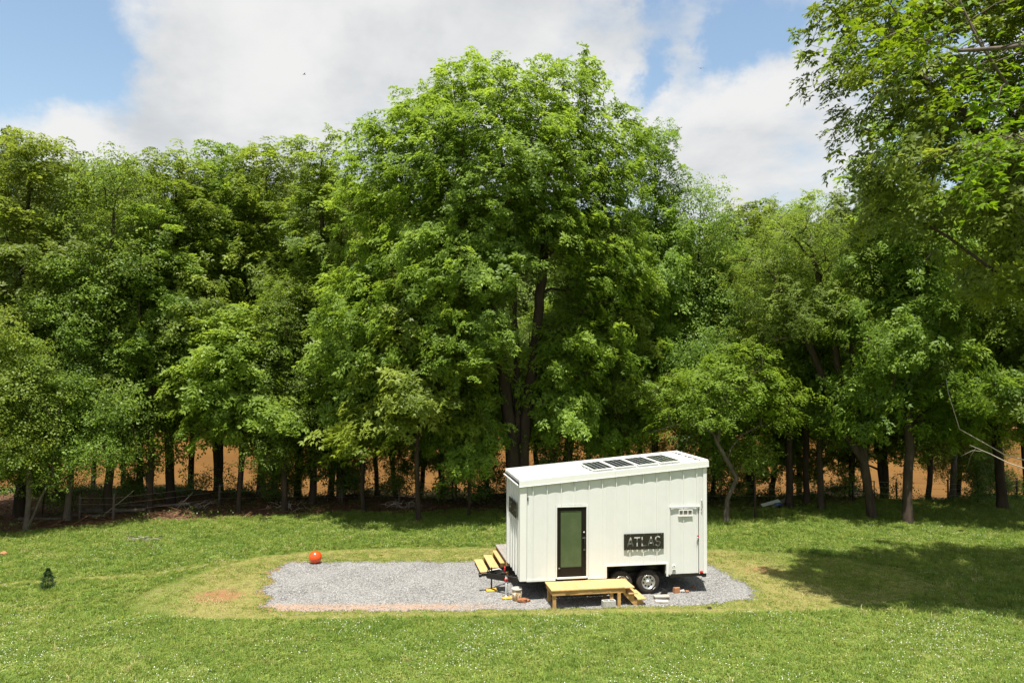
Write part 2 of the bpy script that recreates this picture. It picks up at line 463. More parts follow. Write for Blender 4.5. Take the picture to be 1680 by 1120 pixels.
# ------------------------------------------------------------------ terrain
PAD = [(-8.15, 28.0), (-8.5, 26.6), (-8.05, 25.6), (-8.0, 24.4), (-7.5, 23.7), (-7.5, 22.9), (-6.95, 22.45), (-5, 22.45), (-2, 22.55), (0, 22.65), (1.0, 22.75), (2.2, 22.8), (3.6, 22.95), (5.2, 23.1), (6.6, 23.4), (7.6, 23.9), (8.0, 24.7), (7.75, 26.2), (7.5, 27.4), (7.2, 28.2), (4, 28.3), (0, 28.15), (-4, 28.2)]
MOWN = [(-11.9, 23.6), (-11.6, 25.2), (-10.9, 27.2), (-9.6, 28.9), (-7, 30.1), (-4, 30.5), (0, 30.6), (5, 30.7), (9, 30.4), (12.5, 29.3), (14.4, 27.4), (14.2, 25.2), (12, 23.5), (9, 22.3), (6, 21.75), (0, 21.6), (-6, 21.35), (-9.5, 21.6), (-11.4, 22.4)]
EDGE = [(-60, 22), (-30, 27.5), (-21.5, 31.8), (-17, 34.6), (-12.6, 35.9), (-4, 37.4), (1, 38), (8, 37.8), (12, 38.2), (16, 39.5), (22, 42), (40, 46), (80, 46)]
PATH = [(-30, 24.6), (-17, 24.9), (-12.5, 26.3), (-10.3, 28.2)]
def sdist(px, py, poly):
    """signed distance, + inside"""
    P = np.array(poly, float); Q = np.roll(P, -1, 0)
    d = np.full(px.shape, 1e9); ins = np.zeros(px.shape, bool)
    for (ax, ay), (bx, by) in zip(P, Q):
        ex, ey = bx-ax, by-ay
        tt = np.clip(((px-ax)*ex+(py-ay)*ey)/(ex*ex+ey*ey), 0, 1)
        d = np.minimum(d, np.hypot(px-ax-ex*tt, py-ay-ey*tt))
        cnd = (ay > py) != (by > py)
        xi = ax + (py-ay)/(by-ay if by != ay else 1e-9)*ex
        ins ^= cnd & (px < xi)
    return np.where(ins, d, -d)
def ldist(px, py, line):
    d = np.full(px.shape, 1e9)
    for (ax, ay), (bx, by) in zip(line[:-1], line[1:]):
        ex, ey = bx-ax, by-ay
        tt = np.clip(((px-ax)*ex+(py-ay)*ey)/(ex*ex+ey*ey), 0, 1)
        d = np.minimum(d, np.hypot(px-ax-ex*tt, py-ay-ey*tt))
    return d
def lumps(x, y, k=1.0, seed=0.0):
    return (np.sin(x*.9*k+1.3+seed)*np.cos(y*1.1*k+.4+seed) + .6*np.sin(x*2.1*k-y*1.3*k+2+seed) + .4*np.cos(x*3.7*k+y*2.9*k+seed) + .25*np.sin(x*7.1*k-y*6.3*k+seed*2))/2.25
EX, EY = [e_[0] for e_ in EDGE], [e_[1] for e_ in EDGE]
def hill_top(x):
    return np.interp(x, [-260, -140, -80, -30, 20, 57, 75, 105, 150, 260], [60, 56, 50, 45, 39, 34, 38, 46, 52, 56])
def gz(x, y):
    x = np.asarray(x, float); y = np.asarray(y, float)
    tt = np.maximum(0, np.interp(x, [-9, -6, 0, 4, 7, 9], [21.8, 22.1, 22.55, 22.9, 22.9, 22.6]) - y)
    z = .12*smooth01(tt/.5)*np.interp(x, [-7, 0, 3], [.35, .8, 1.15]) + .045*tt + .0075*np.minimum(tt, 20)**2
    inpad = sdist(x, y, PAD)
    z = z + .035*lumps(x, y, .9)*smooth01((-inpad)/1.5)
    wood = smooth01((y - np.interp(x, EX, EY))/2)
    z = z + .10*lumps(x, y, .8, 3)*wood*(y < 60)
    bank = 43.2 + 1.2*np.sin(x*.21) + .5*np.sin(x*.7+1)
    z = z - 3.0*smooth01((y-bank)/5.5)
    far = 112 + 1.5*np.sin(x*.05) + .8*np.sin(x*.23)
    z = z + (2.6 + .5*np.sin(x*.09))*smooth01((y-far)/5)
    hz = np.clip((y-far-4)/95, 0, 1)
    z = z + hill_top(x)*(hz**.9) + 2.0*lumps(x, y, .06, 1)*np.clip(hz*6, 0, 1)
    return z

xs = np.unique(np.concatenate([np.arange(-26, 26.01, .3), np.arange(-60, 60, 2.0), np.arange(-300, 300.1, 12)]))
ys = np.unique(np.concatenate([np.arange(12, 46, .3), np.arange(-30, 130, 1.5), np.arange(130, 420, 8.)]))
GX, GY = np.meshgrid(xs, ys)
GZ = gz(GX, GY)
nx, ny = len(xs), len(ys)
ii = (np.arange(ny-1)[:, None]*nx + np.arange(nx-1)[None, :]).ravel()
q = np.stack([ii, ii+1, ii+1+nx, ii+nx], 1)
me = fast_mesh('ground', np.stack([GX.ravel(), GY.ravel(), GZ.ravel()], 1), q, None, M['ground'])
sd_m, sd_p = sdist(GX, GY, MOWN), sdist(GX, GY, PAD)
edge_y = np.interp(GX, EX, EY)
dry = smooth01(.5 + sd_m/1.0)*(.46 + .35*smooth01(1-np.abs(sd_p+1.2)/1.6)) 
dry = np.maximum(dry, .7*smooth01(1-ldist(GX, GY, PATH)/.8))
soil = smooth01((GY-edge_y)/1.2+.5)
soil = np.where(GX > 9, soil*.45 + .25*smooth01((GY-44)/2), soil)
clay = np.maximum(.62*smooth01(1-np.abs(sd_p)/.8)*(np.where(GX < -7, .9, .35) + np.where(GX > 5, .35, 0)),
                  smooth01((GY-108)/3)*smooth01((124-GY)/5)*1.2)
clay = np.maximum(clay, .66*smooth01(1-np.hypot((GX+9.2)/2.4, (GY-23.9)/2.2)))
clay = np.maximum(clay, .60*smooth01(1-np.hypot((GX-9.0)/2.0, (GY-27.4)/1.8)))
clay = np.maximum(clay, .50*smooth01(1-np.hypot((GX-9.8)/1.8, (GY-24.3)/.9)))
soil = np.where(GY > 118, .3, soil)
for nm_, ar in (('dry', dry), ('soil', soil), ('clay', clay)):
    at = me.attributes.new(nm_, 'FLOAT', 'POINT'); at.data.foreach_set('value', ar.ravel().astype(np.float32))
me.polygons.foreach_set('use_smooth', np.ones(len(q), bool))
tag(link('ground', me), 'rough green lawn running down to a wooded river bank', kind='structure')

# river
wx = np.linspace(-300, 300, 61); wy = np.linspace(43, 120, 30)
WX, WY = np.meshgrid(wx, wy)
ii = (np.arange(len(wy)-1)[:, None]*len(wx) + np.arange(len(wx)-1)[None, :]).ravel()
me = fast_mesh('river_water', np.stack([WX.ravel(), WY.ravel(), np.full(WX.size, -1.5)], 1), np.stack([ii, ii+1, ii+1+len(wx), ii+len(wx)], 1), None, M['water'])
tag(link('river_water', me), 'muddy orange brown river behind the trees', kind='structure')

# gravel pad: a thin bed a little above the soil, ragged edge
st = .07
px_ = np.arange(-9, 8.6, st); py_ = np.arange(21.9, 28.8, st)
PX, PY = np.meshgrid(px_, py_)
jit = .16*lumps(PX, PY, 3.3, 5) + .08*lumps(PX, PY, 9, 2)
sp_ = sdist(PX, PY, PAD) + jit
keep = sp_ > 0
hgt = .045*smooth01(sp_/.18) - .02 + RNG.normal(0, .0045, PX.shape) + .012*lumps(PX, PY, 1.6, 1)*smooth01(sp_/.5)
PZ = gz(PX, PY) + hgt
nxp = len(px_)
ii = (np.arange(len(py_)-1)[:, None]*nxp + np.arange(nxp-1)[None, :])
kk = keep[:-1, :-1] | keep[1:, :-1] | keep[:-1, 1:] | keep[1:, 1:]
ii = ii[kk]
qq = np.stack([ii, ii+1, ii+1+nxp, ii+nxp], 1)
used, inv = np.unique(qq, return_inverse=True)
V = np.stack([PX.ravel(), PY.ravel(), PZ.ravel()], 1)[used]
me = fast_mesh('gravel_pad', V, inv.reshape(-1, 4), None, M['gravel'])
stain = smooth01(1-np.abs(V[:, 1]-22.95-.03*V[:, 0])/.75)*np.interp(V[:, 0], [-8.3, -7, -2, .5, 2], [.6, 1, .85, .35, 0]) + .5*smooth01(1-np.hypot((V[:, 0]-6.6)/1.6, (V[:, 1]-22.9)/.4))
at = me.attributes.new('stain', 'FLOAT', 'POINT'); at.data.foreach_set('value', stain.astype(np.float32))
tag(link('gravel_pad', me), 'grey crushed gravel pad with a pinkish clay stain along its near side', kind='structure')

# ------------------------------------------------------------------ scatter (grass, stones, flowers, litter)
def scatter(name, label, P, rot, scl, tint, idx, sources, kind='stuff'):
    me = bpy.data.meshes.new(name)
    me.vertices.add(len(P)); me.vertices.foreach_set('co', P.astype(np.float32).ravel())
    for nm_, ty, ar in (('rot', 'FLOAT_VECTOR', rot), ('scl', 'FLOAT', scl), ('tint', 'FLOAT', tint), ('pick', 'INT', idx)):
        at = me.attributes.new(nm_, ty, 'POINT')
        at.data.foreach_set('vector' if ty == 'FLOAT_VECTOR' else 'value', ar.astype(np.int32 if ty == 'INT' else np.float32).ravel())
    o = bpy.data.objects.new(name, me); COL.objects.link(o)
    tag(o, label, kind=kind)
    c = bpy.data.collections.new(name + '_shapes')
    for k, sme in enumerate(sources):
        c.objects.link(bpy.data.objects.new('%s_shape_%02d' % (name, k), sme))
    ng = bpy.data.node_groups.new(name, 'GeometryNodeTree')
    ng.interface.new_socket('Geometry', in_out='INPUT', socket_type='NodeSocketGeometry')
    ng.interface.new_socket('Geometry', in_out='OUTPUT', socket_type='NodeSocketGeometry')
    gi, go = ng.nodes.new('NodeGroupInput'), ng.nodes.new('NodeGroupOutput')
    ip = ng.nodes.new('GeometryNodeInstanceOnPoints')
    ci = ng.nodes.new('GeometryNodeCollectionInfo'); ci.inputs['Collection'].default_value = c
    ci.inputs['Separate Children'].default_value = True; ci.inputs['Reset Children'].default_value = True
    def na(nm_, ty):
        n = ng.nodes.new('GeometryNodeInputNamedAttribute'); n.data_type = ty; n.inputs['Name'].default_value = nm_
        return n.outputs['Attribute']
    L(ng, gi.outputs[0], ip.inputs['Points'])
    L(ng, ci.outputs[0], ip.inputs['Instance'])
    ip.inputs['Pick Instance'].default_value = True
    L(ng, na('pick', 'INT'), ip.inputs['Instance Index'])
    e2r = ng.nodes.new('FunctionNodeEulerToRotation')
    L(ng, na('rot', 'FLOAT_VECTOR'), e2r.inputs[0]); L(ng, e2r.outputs[0], ip.inputs['Rotation'])
    L(ng, na('scl', 'FLOAT'), ip.inputs['Scale'])
    L(ng, ip.outputs[0], go.inputs[0])
    md = o.modifiers.new('scatter', 'NODES'); md.node_group = ng
    return o

def grass_clump(rng, nb, h, spread, w=.006, lean=.5):
    vs, fs = [], []
    for b in range(nb):
        a = rng.uniform(0, 2*PI); r = spread*math.sqrt(rng.random())
        bx, by = r*math.cos(a), r*math.sin(a)
        d = rng.uniform(0, 2*PI); ln = rng.uniform(.1, lean); hh = h*rng.uniform(.45, 1.1)
        dx, dy = math.cos(d), math.sin(d); ww = w*rng.uniform(.7, 1.4)
        sx, sy = -dy*ww, dx*ww
        k = len(vs)
        vs += [(bx-sx, by-sy, 0), (bx+sx, by+sy, 0),
               (bx+dx*ln*hh*.35+sx*.8, by+dy*ln*hh*.35+sy*.8, hh*.6), (bx+dx*ln*hh*.35-sx*.8, by+dy*ln*hh*.35-sy*.8, hh*.6),
               (bx+dx*ln*hh, by+dy*ln*hh, hh*(1-.35*ln))]
        fs += [(k, k+1, k+2, k+3), (k+3, k+2, k+4)]
    me = bpy.data.meshes.new('grass_clump'); me.from_pydata(vs, [], fs); me.materials.append(M['grass'])
    return me
def clover_clump(rng):
    vs, fs = [], []
    for b in range(9):
        a = rng.uniform(0, 2*PI); r = .09*math.sqrt(rng.random()); bx, by = r*math.cos(a), r*math.sin(a); z = rng.uniform(.03, .08)
        for j in range(3):
            d = a + j*2.09; s_ = .016; k = len(vs)
            vs += [(bx, by, z), (bx+s_*math.cos(d-.6), by+s_*math.sin(d-.6), z+.004), (bx+1.4*s_*math.cos(d), by+1.4*s_*math.sin(d), z-.003), (bx+s_*math.cos(d+.6), by+s_*math.sin(d+.6), z+.004)]
            fs.append((k, k+1, k+2, k+3))
    me = bpy.data.meshes.new('clover_leaves'); me.from_pydata(vs, [], fs); me.materials.append(M['grass'])
    return me
rr = random.Random(3)
SRC = [grass_clump(rr, 22, .12, .11, lean=.8) for _ in range(5)] + [grass_clump(rr, 16, .20, .10, .006, 1.0) for _ in range(2)] + [clover_clump(rr) for _ in range(2)] + [grass_clump(rr, 26, .055, .12, .005, 1.0) for _ in range(3)]

def region(n, y0, y1):
    """points on the ground in a slightly widened view wedge, uniform in area"""
    y = np.sqrt(RNG.uniform(y0**2, y1**2, n)); x = RNG.uniform(-1, 1, n)*(.70*y + 2.5)
    return x, y
def grass_pts(n, y0, y1):
    x, y = region(n, y0, y1)
    sm, sp = sdist(x, y, MOWN), sdist(x, y, PAD)
    ed = np.interp(x, EX, EY)
    wood = smooth01((y-ed+.6*lumps(x, y, 1.2))/1.4)
    keep = (sp < -.05 + .12*lumps(x, y, 3)) & (RNG.uniform(size=n) > wood*np.where(x > 9, .82, .985)) & (y < 44)
    # keep under-deck and under-trailer soil clear
    x, y, sm, sp, wood = x[keep], y[keep], sm[keep], sp[keep], wood[keep]
    pd = ldist(x, y, PATH)
    return x, y, sm, sp, wood, pd
def make_grass(n, y0, y1, sc, name, label):
    x, y, sm, sp, wood, pd = grass_pts(n, y0, y1)
    k = len(x)
    mown = smooth01(.5 + (sm + .25*lumps(x, y, 2.2))/.5)
    track = np.maximum(smooth01(1-np.abs(sm-.45)/.55), smooth01(1-pd/.55)*(sm < 0))
    big = lumps(x, y, .35, 1); mid = lumps(x, y, 1.3, 2)
    tint = .20 + .12*big + .12*mid + RNG.normal(0, .24, k)
    tint = tint + mown*.17 + .22*track + .16*mown*smooth01(1-np.abs(sp+1)/1.4)
    browns = np.exp(-(((x+9.1)/1.5)**2 + ((y-24.0)/2.0)**2)) + .9*np.exp(-(((x-9.0)/1.6)**2 + ((y-27.3)/1.9)**2)) + .8*np.exp(-(((x-10)/2)**2 + ((y-24.2)/1.0)**2))
    tint = np.clip(tint + .42*browns*mown, 0, 1)
    keep = RNG.uniform(size=k) > .72*browns*mown + .25*mown*smooth01(1+(sp+.5)*1.5)
    pick = RNG.integers(0, 7, k)
    pick = np.where((RNG.uniform(size=k) < .28 + .3*(mid > .1)) & (mown < .5), RNG.integers(7, 9, k), pick)
    pick = np.where(mown > .5, RNG.integers(9, 12, k), pick)
    pick = np.where((pick >= 5) & (pick < 7) & (RNG.uniform(size=k) < .55), RNG.integers(0, 5, k), pick)
    scl = sc*RNG.uniform(.7, 1.3, k)*(1 + .22*mid)*(1-.35*wood)*(1-.35*track)
    rot = np.stack([RNG.normal(0, .12, k), RNG.normal(0, .12, k), RNG.uniform(0, 2*PI, k)], 1)
    P = np.stack([x, y, gz(x, y)-.004], 1)
    scatter(name, label, P[keep], rot[keep], scl[keep], tint[keep], pick[keep], SRC)
make_grass(52000, 12.8, 21.5, 1.0, 'grass', 'tall green grass and clover leaves in the foreground')
make_grass(95000, 21.5, 44, 1.12, 'lawn_grass', 'grass of the lawn around and beyond the gravel pad')

n = 2600
x, y = region(n, 13, 33)
kp = (lumps(x, y, .8, 9) > .25) & (sdist(x, y, MOWN) < -.2) & (y < np.interp(x, EX, EY)-1.5)
x, y = x[kp], y[kp]; k = len(x)
def weed(rng, nl, L_):
    vs, fs = [], []
    for j in range(nl):
        a = j*2.4 + rng.uniform(-.3, .3); l_ = L_*rng.uniform(.6, 1.1); w = l_*.13; up_ = rng.uniform(.25, 1.0)
        c_, s_ = math.cos(a), math.sin(a); o = len(vs)
        vs += [(0, 0, .01), (c_*l_*.5-s_*w, s_*l_*.5+c_*w, l_*.45*up_), (c_*l_, s_*l_, l_*.45*up_), (c_*l_*.5+s_*w, s_*l_*.5-c_*w, l_*.45*up_)]
        fs.append((o, o+1, o+2, o+3))
    me = bpy.data.meshes.new('weed'); me.from_pydata(vs, [], fs); me.materials.append(M['grass']); return me
scatter('lawn_weeds', 'broad-leaved weeds and taller tufts standing in the grass', np.stack([x, y, gz(x, y)], 1), np.stack([RNG.normal(0, .1, k), RNG.normal(0, .1, k), RNG.uniform(0, 6.28, k)], 1), RNG.uniform(.6, 1.5, k), np.clip(RNG.normal(.35, .2, k), 0, .8), RNG.integers(0, 5, k),
        [weed(rr, 12, .13) for _ in range(3)] + [grass_clump(rr, 30, .09, .20, .006, .7) for _ in range(2)])

# clover flowers in drifts
def icos(name, r, mtl, sub=1, squash=1, z=0):
    bm = bmesh.new(); bmesh.ops.create_icosphere(bm, subdivisions=sub, radius=r)
    for v in bm.verts: v.co.z = v.co.z*squash + z
    me = bpy.data.meshes.new(name); bm.to_mesh(me); bm.free(); me.materials.append(mtl); return me
n = 150000
x, y = region(n, 13, 35)
dens = smooth01(lumps(x, y, .55, 7)*1.3 + .28 + .5*lumps(x, y, 2.1, 3))
dens *= np.where(y > 22, .35, 1)
dens = np.maximum(dens*.6, .04)
keep = (RNG.uniform(size=n) < dens*.42) & (sdist(x, y, MOWN) < 0) & (y < np.interp(x, EX, EY)-1)
x, y = x[keep], y[keep]; k = len(x)
scatter('clover_flowers', 'tiny white clover flowers scattered through the grass', np.stack([x, y, gz(x, y)+RNG.uniform(.06, .13, k)], 1), np.zeros((k, 3)), RNG.uniform(.6, 1.3, k), np.zeros(k), np.where(RNG.uniform(size=k) < .985, 0, 1),
        [icos('clover_head', .0105, M['clover'], 1, .8), icos('buttercup_head', .012, M['yellow_flower'], 1, .5)])

# loose stones
n = 42000
x = RNG.uniform(-9, 8.4, n); y = RNG.uniform(22, 28.6, n)
spd = sdist(x, y, PAD) + .16*lumps(x, y, 3.3, 5)
keep = (spd > -.02) | (RNG.uniform(size=n) < .25*np.exp(np.minimum(spd, 0)/.12))
x, y = x[keep], y[keep]; k = len(x)
stn = smooth01(1-np.abs(y-22.95-.03*x)/.75)*np.interp(x, [-8.3, -7, -2, .5, 2], [.6, 1, .85, .35, 0])
srcs = []
for s_ in range(4):
    bm = bmesh.new(); bmesh.ops.create_icosphere(bm, subdivisions=1, radius=.015)
    for v in bm.verts: v.co = Vector((v.co.x*rr.uniform(.7, 1.4), v.co.y*rr.uniform(.7, 1.2), v.co.z*rr.uniform(.5, .9)))
    m_ = bpy.data.meshes.new('stone'); bm.to_mesh(m_); bm.free(); m_.materials.append(M['stone']); srcs.append(m_)
scatter('loose_gravel', 'loose grey stones on the gravel pad', np.stack([x, y, gz(x, y)+.022+RNG.uniform(0, .01, k)], 1), RNG.uniform(0, 6.28, (k, 3)), RNG.uniform(.6, 1.35, k)*1.05,
        np.where(RNG.uniform(size=k) < .55*stn, RNG.uniform(.85, 1, k), RNG.uniform(0, .75, k)), RNG.integers(0, 4, k), srcs)

# leaf litter and fallen sticks in the wood
n = 16000
x = RNG.uniform(-34, 30, n); y = RNG.uniform(28, 47, n)
keep = (y > np.interp(x, EX, EY)-.2)
x, y = x[keep], y[keep]; k = len(x)
m1 = bpy.data.meshes.new('dead_leaf'); m1.from_pydata([(-.06, 0, 0), (0, -.03, .01), (.06, 0, 0), (0, .03, .015)], [], [(0, 1, 2, 3)]); m1.materials.append(M['litter'])
m2 = MB().tube([(-.35, 0, .01), (0, .04, .03), (.4, -.03, .01)], [.012, .01, .005], 4).build('stick', M['litter']).data
bpy.data.objects.remove([o for o in COL.objects if o.name.startswith('stick')][0])
scatter('leaf_litter', 'dead leaves and sticks on the forest floor', np.stack([x, y, gz(x, y)+.01], 1), np.stack([RNG.normal(0, .3, k), RNG.normal(0, .3, k), RNG.uniform(0, 6.3, k)], 1), RNG.uniform(.7, 2.0, k), np.zeros(k), (RNG.uniform(size=k) > .9).astype(int), [m1, m2])

# ------------------------------------------------------------------ trees
def unit(v): return v/np.maximum(np.linalg.norm(v, axis=-1, keepdims=True), 1e-9)

def pinnate(rng, pairs, length, ll, lw, droop):
    """one compound leaf along +X from the origin, as diamond leaflets"""
    quads = []
    s = np.linspace(.22, 1, pairs)
    def pt(u):
        ang = .35 - droop*u
        return np.array([length*u*math.cos(ang*.5), 0, length*u*math.sin(ang)])
    for k, u in enumerate(list(s) + [1.0]):
        c = pt(u)
        sides = (0,) if k == pairs else (1, -1)
        for sd in sides:
            a = sd*rng.uniform(.75, 1.15) if sd else 0
            l_ = ll*(1-.25*abs(u-.55))*rng.uniform(.85, 1.15)
            d = np.array([math.cos(a), math.sin(a), -rng.uniform(.15, .75)]); d /= np.linalg.norm(d)
            w = np.cross(d, [rng.uniform(-.3, .3), rng.uniform(-.3, .3), 1]); w /= np.linalg.norm(w)
            mid = c + d*l_*.45 + np.array([0, 0, .008])
            quads += [c, mid + w*lw, c + d*l_, mid - w*lw]
    return np.array(quads)
def rz(v, a):
    c, s = math.cos(a), math.sin(a)
    return v @ np.array([[c, s, 0], [-s, c, 0], [0, 0, 1]])
def ry(v, a):
    c, s = math.cos(a), math.sin(a)
    return v @ np.array([[c, 0, -s], [0, 1, 0], [s, 0, c]])
def rosette_walnut(rng, nl=6, length=.29, pairs=3, ll=.19, lw=.040):
    out = []
    for k in range(nl):
        lf = pinnate(rng, pairs, length*rng.uniform(.75, 1.15), ll, lw, rng.uniform(.7, 1.9))
        lf = ry(lf, -rng.uniform(-.25, .75)) + np.array([0, 0, rng.uniform(-.05, .08)])
        out.append(rz(lf, k*2.4 + rng.uniform(-.4, .4)))
    return np.concatenate(out)
def rosette_fine(rng, nl=6, length=.27, pairs=4, ll=.085, lw=.026):
    return rosette_walnut(rng, nl, length, pairs, ll, lw)
def sprig_broad(rng, n=16, r=.28, size=.092):
    out = []
    for k in range(n):
        a = rng.uniform(0, 2*PI); rad = r*rng.uniform(.15, 1); c = np.array([rad*math.cos(a), rad*math.sin(a), rng.uniform(-.10, .10)])
        d = np.array([math.cos(a + rng.uniform(-.9, .9)), math.sin(a + rng.uniform(-.9, .9)), -rng.uniform(.1, .9)]); d /= np.linalg.norm(d)
        w = np.cross(d, [rng.uniform(-.5, .5), rng.uniform(-.5, .5), 1]); w /= np.linalg.norm(w)
        s_ = size*rng.uniform(.7, 1.25)
        mid = c + d*s_*.45
        out.append(np.array([c, mid + w*s_*.42, c + d*s_*1.1, mid - w*s_*.42]))
    return np.concatenate(out)

def place_templates(rng, temps, P, up, scale):
    """copies of random templates at P, their +Z turned to 'up'"""
    n = len(P); pick = rng.integers(0, len(temps), n)
    zax = unit(up); rnd = unit(rng.normal(size=(n, 3)))
    xax = unit(np.cross(rnd, zax)); yax = np.cross(zax, xax)
    R = np.stack([xax, yax, zax], 1)           # rows = axes
    vs, ow = [], []
    for k, T in enumerate(temps):
        sel = np.where(pick == k)[0]
        if not len(sel): continue
        v = np.einsum('pi,nij->npj', T, R[sel])*scale[sel, None, None] + P[sel][:, None, :]
        vs.append(v.reshape(-1, 3)); ow.append(np.repeat(sel, len(T)))
    return np.concatenate(vs), np.concatenate(ow)

def lobes_points(rng, lobes, spacing, inner=.25, zmin=None):
    """well spaced points filling the outer part of a union of ellipsoids (cx,cy,cz,rx,ry,rz)"""
    C = np.array(lobes, float)
    w = C[:, 3]*C[:, 4] + C[:, 4]*C[:, 5] + C[:, 3]*C[:, 5]
    n = int(60*w.sum()/spacing**2)
    pick = rng.choice(len(C), n, p=w/w.sum())
    d = unit(rng.normal(size=(n, 3)))
    r = rng.uniform(inner**2, 1, n)**.5
    bump = 1 + .10*np.sin(d[:, 0]*7+pick)*np.cos(d[:, 2]*8+pick*2) + rng.normal(0, .04, n)
    P = C[pick, :3] + d*C[pick, 3:]*(r*bump)[:, None]
    if zmin is not None: P = P[P[:, 2] > zmin]
    out = []; grid = {}
    s2 = spacing**2
    for p_ in P:
        key = tuple((p_//spacing).astype(int)); ok = True
        for dx in (-1, 0, 1):
            for dy in (-1, 0, 1):
                for dz in (-1, 0, 1):
                    for q_ in grid.get((key[0]+dx, key[1]+dy, key[2]+dz), ()):
                        if (p_[0]-q_[0])**2 + (p_[1]-q_[1])**2 + (p_[2]-q_[2])**2 < s2: ok = False; break
                    if not ok: break
                if not ok: break
            if not ok: break
        if ok:
            out.append(p_); grid.setdefault(key, []).append(p_)
    return np.array(out)

def grow(rng, stems, tips, seg=.7):
    """join every tip to the nearest limb; returns node positions, parents, stem flags"""
    pos = np.zeros((20000, 3)); par = np.full(20000, -1); pl = np.zeros(20000); stem = np.zeros(20000)
    n = 0
    for st in stems:
        base = n
        st = np.array(st, float)
        for a in range(len(st)-1):
            m = max(1, int(np.linalg.norm(st[a+1]-st[a])/seg))
            for j in range(m if a < len(st)-2 else m+1):
                u = j/m; q = st[a]*(1-u) + st[a+1]*u
                # smooth corners a little
                pos[n] = q + (rng.normal(0, .025, 3) if n > base else 0)
                par[n] = n-1 if n > base else -1
                pl[n] = 0 if n == base else pl[n-1] + np.linalg.norm(pos[n]-pos[n-1])
                stem[n] = 1; n += 1

    sp = pos[:n].copy()
    dd = np.min(np.linalg.norm(tips[:, None, :]-sp[None], axis=2), axis=1)
    is_tip = []
    zlow = min(s_[0][2] for s_ in stems)
    for i in np.argsort(dd):
        a = tips[i]
        d = np.linalg.norm(pos[:n]-a, axis=1)
        cost = d + .22*pl[:n] + .8*np.maximum(0, pos[:n, 2]-a[2]+.1*d) + (pos[:n, 2] < zlow+1.2)*4
        j = int(np.argmin(cost)); D = d[j]
        m = max(1, min(8, int(round(D/seg))))
        pd = unit(pos[j]-pos[par[j]]) if par[j] >= 0 else np.array([0, 0, 1.])
        c1 = pos[j] + D*.45*unit(pd*.45 + (a-pos[j])/max(D, 1e-6)*.7 + np.array([0, 0, .18]))
        last = j
        for k in range(1, m+1):
            u = k/m
            q = (1-u)**2*pos[j] + 2*u*(1-u)*c1 + u*u*a
            if k < m: q = q + rng.normal(0, .035, 3)
            pos[n] = q; par[n] = last; pl[n] = pl[last] + np.linalg.norm(q-pos[last]); last = n; n += 1
        is_tip.append(last)
        if n > 19900: break
    return pos[:n], par[:n], stem[:n], np.array(is_tip), pl[:n]

def wood_mesh(name, pos, par, stem, pl, r0, tip_r=.007, bark=None, expo=2.35, flare=1.35, stem_keep=.30):
    n = len(pos)
    kids = [[] for _ in range(n)]
    for i in range(n):
        if par[i] >= 0: kids[par[i]].append(i)
    r = np.zeros(n)
    order = np.argsort(-pl, kind='stable')
    for i in sorted(range(n), reverse=True):
        r[i] = tip_r if not kids[i] else sum(r[k]**expo for k in kids[i])**(1/expo)
    roots = [i for i in range(n) if par[i] < 0]
    R0 = max(r[i] for i in roots)
    for_root = {}
    sc_ = r0/R0
    r = tip_r*.6 + (r-tip_r)*np.where(r > R0*.08, sc_, np.interp(r, [0, R0*.08], [1, sc_])) + tip_r*.4
    tot = max(pl[i] for i in range(n) if stem[i])
    for i in range(n):
        if stem[i]:
            r[i] = max(r[i], r0*stem_keep*(1-pl[i]/(tot+.01))**.8 + .02)
            h = pos[i][2]-pos[roots[0]][2]
            r[i] *= 1 + (flare-1)*math.exp(-h/.35)
    V, Fq = [], []
    nv = 0
    def ring(i, d, prev, ns):
        a = prev - d*prev.dot(d)
        a = a/np.linalg.norm(a) if np.linalg.norm(a) > 1e-5 else unit(np.cross(d, [1, .3, .2]))
        b = np.cross(d, a)
        ang = np.arange(ns)*2*PI/ns
        rad = r[i]*(1 + (.10*np.sin(ang*3+i) if r[i] > .08 else 0))
        return pos[i] + (np.cos(ang)*rad)[:, None]*a + (np.sin(ang)*rad)[:, None]*b, a
    # chains
    start = [(i, None) for i in roots]
    while start:
        i, frm = start.pop()
        chain = [i] if frm is None else [frm, i]
        cur = i
        while kids[cur]:
            ks = sorted(kids[cur], key=lambda k: -r[k])
            for k in ks[1:]: start.append((k, cur))
            cur = ks[0]; chain.append(cur)
        if len(chain) < 2: continue
        rm = r[chain[1]]
        ns = 3 if rm < .022 else 4 if rm < .05 else 6 if rm < .12 else 10
        prev = np.array([1., .2, .1])
        base_v = nv; cnt = 0
        rsave = None
        for k, c_ in enumerate(chain):
            d = unit(pos[chain[min(k+1, len(chain)-1)]] - pos[chain[max(k-1, 0)]])
            if k == 0 and frm is not None:
                rsave = r[c_]; r[c_] = min(r[c_], r[chain[1]]*1.15)
            rg, prev = ring(c_, d, prev, ns)
            if rsave is not None and k == 0: r[c_] = rsave
            V.append(rg); nv += ns; cnt += 1
        for k in range(cnt-1):
            o = base_v + k*ns
            for s_ in range(ns):
                Fq.append((o+s_, o+(s_+1) % ns, o+ns+(s_+1) % ns, o+ns+s_))
    me = fast_mesh(name, np.concatenate(V), np.array(Fq), None, bark or M['bark'])
    me.polygons.foreach_set('use_smooth', np.ones(len(Fq), bool))
    return me

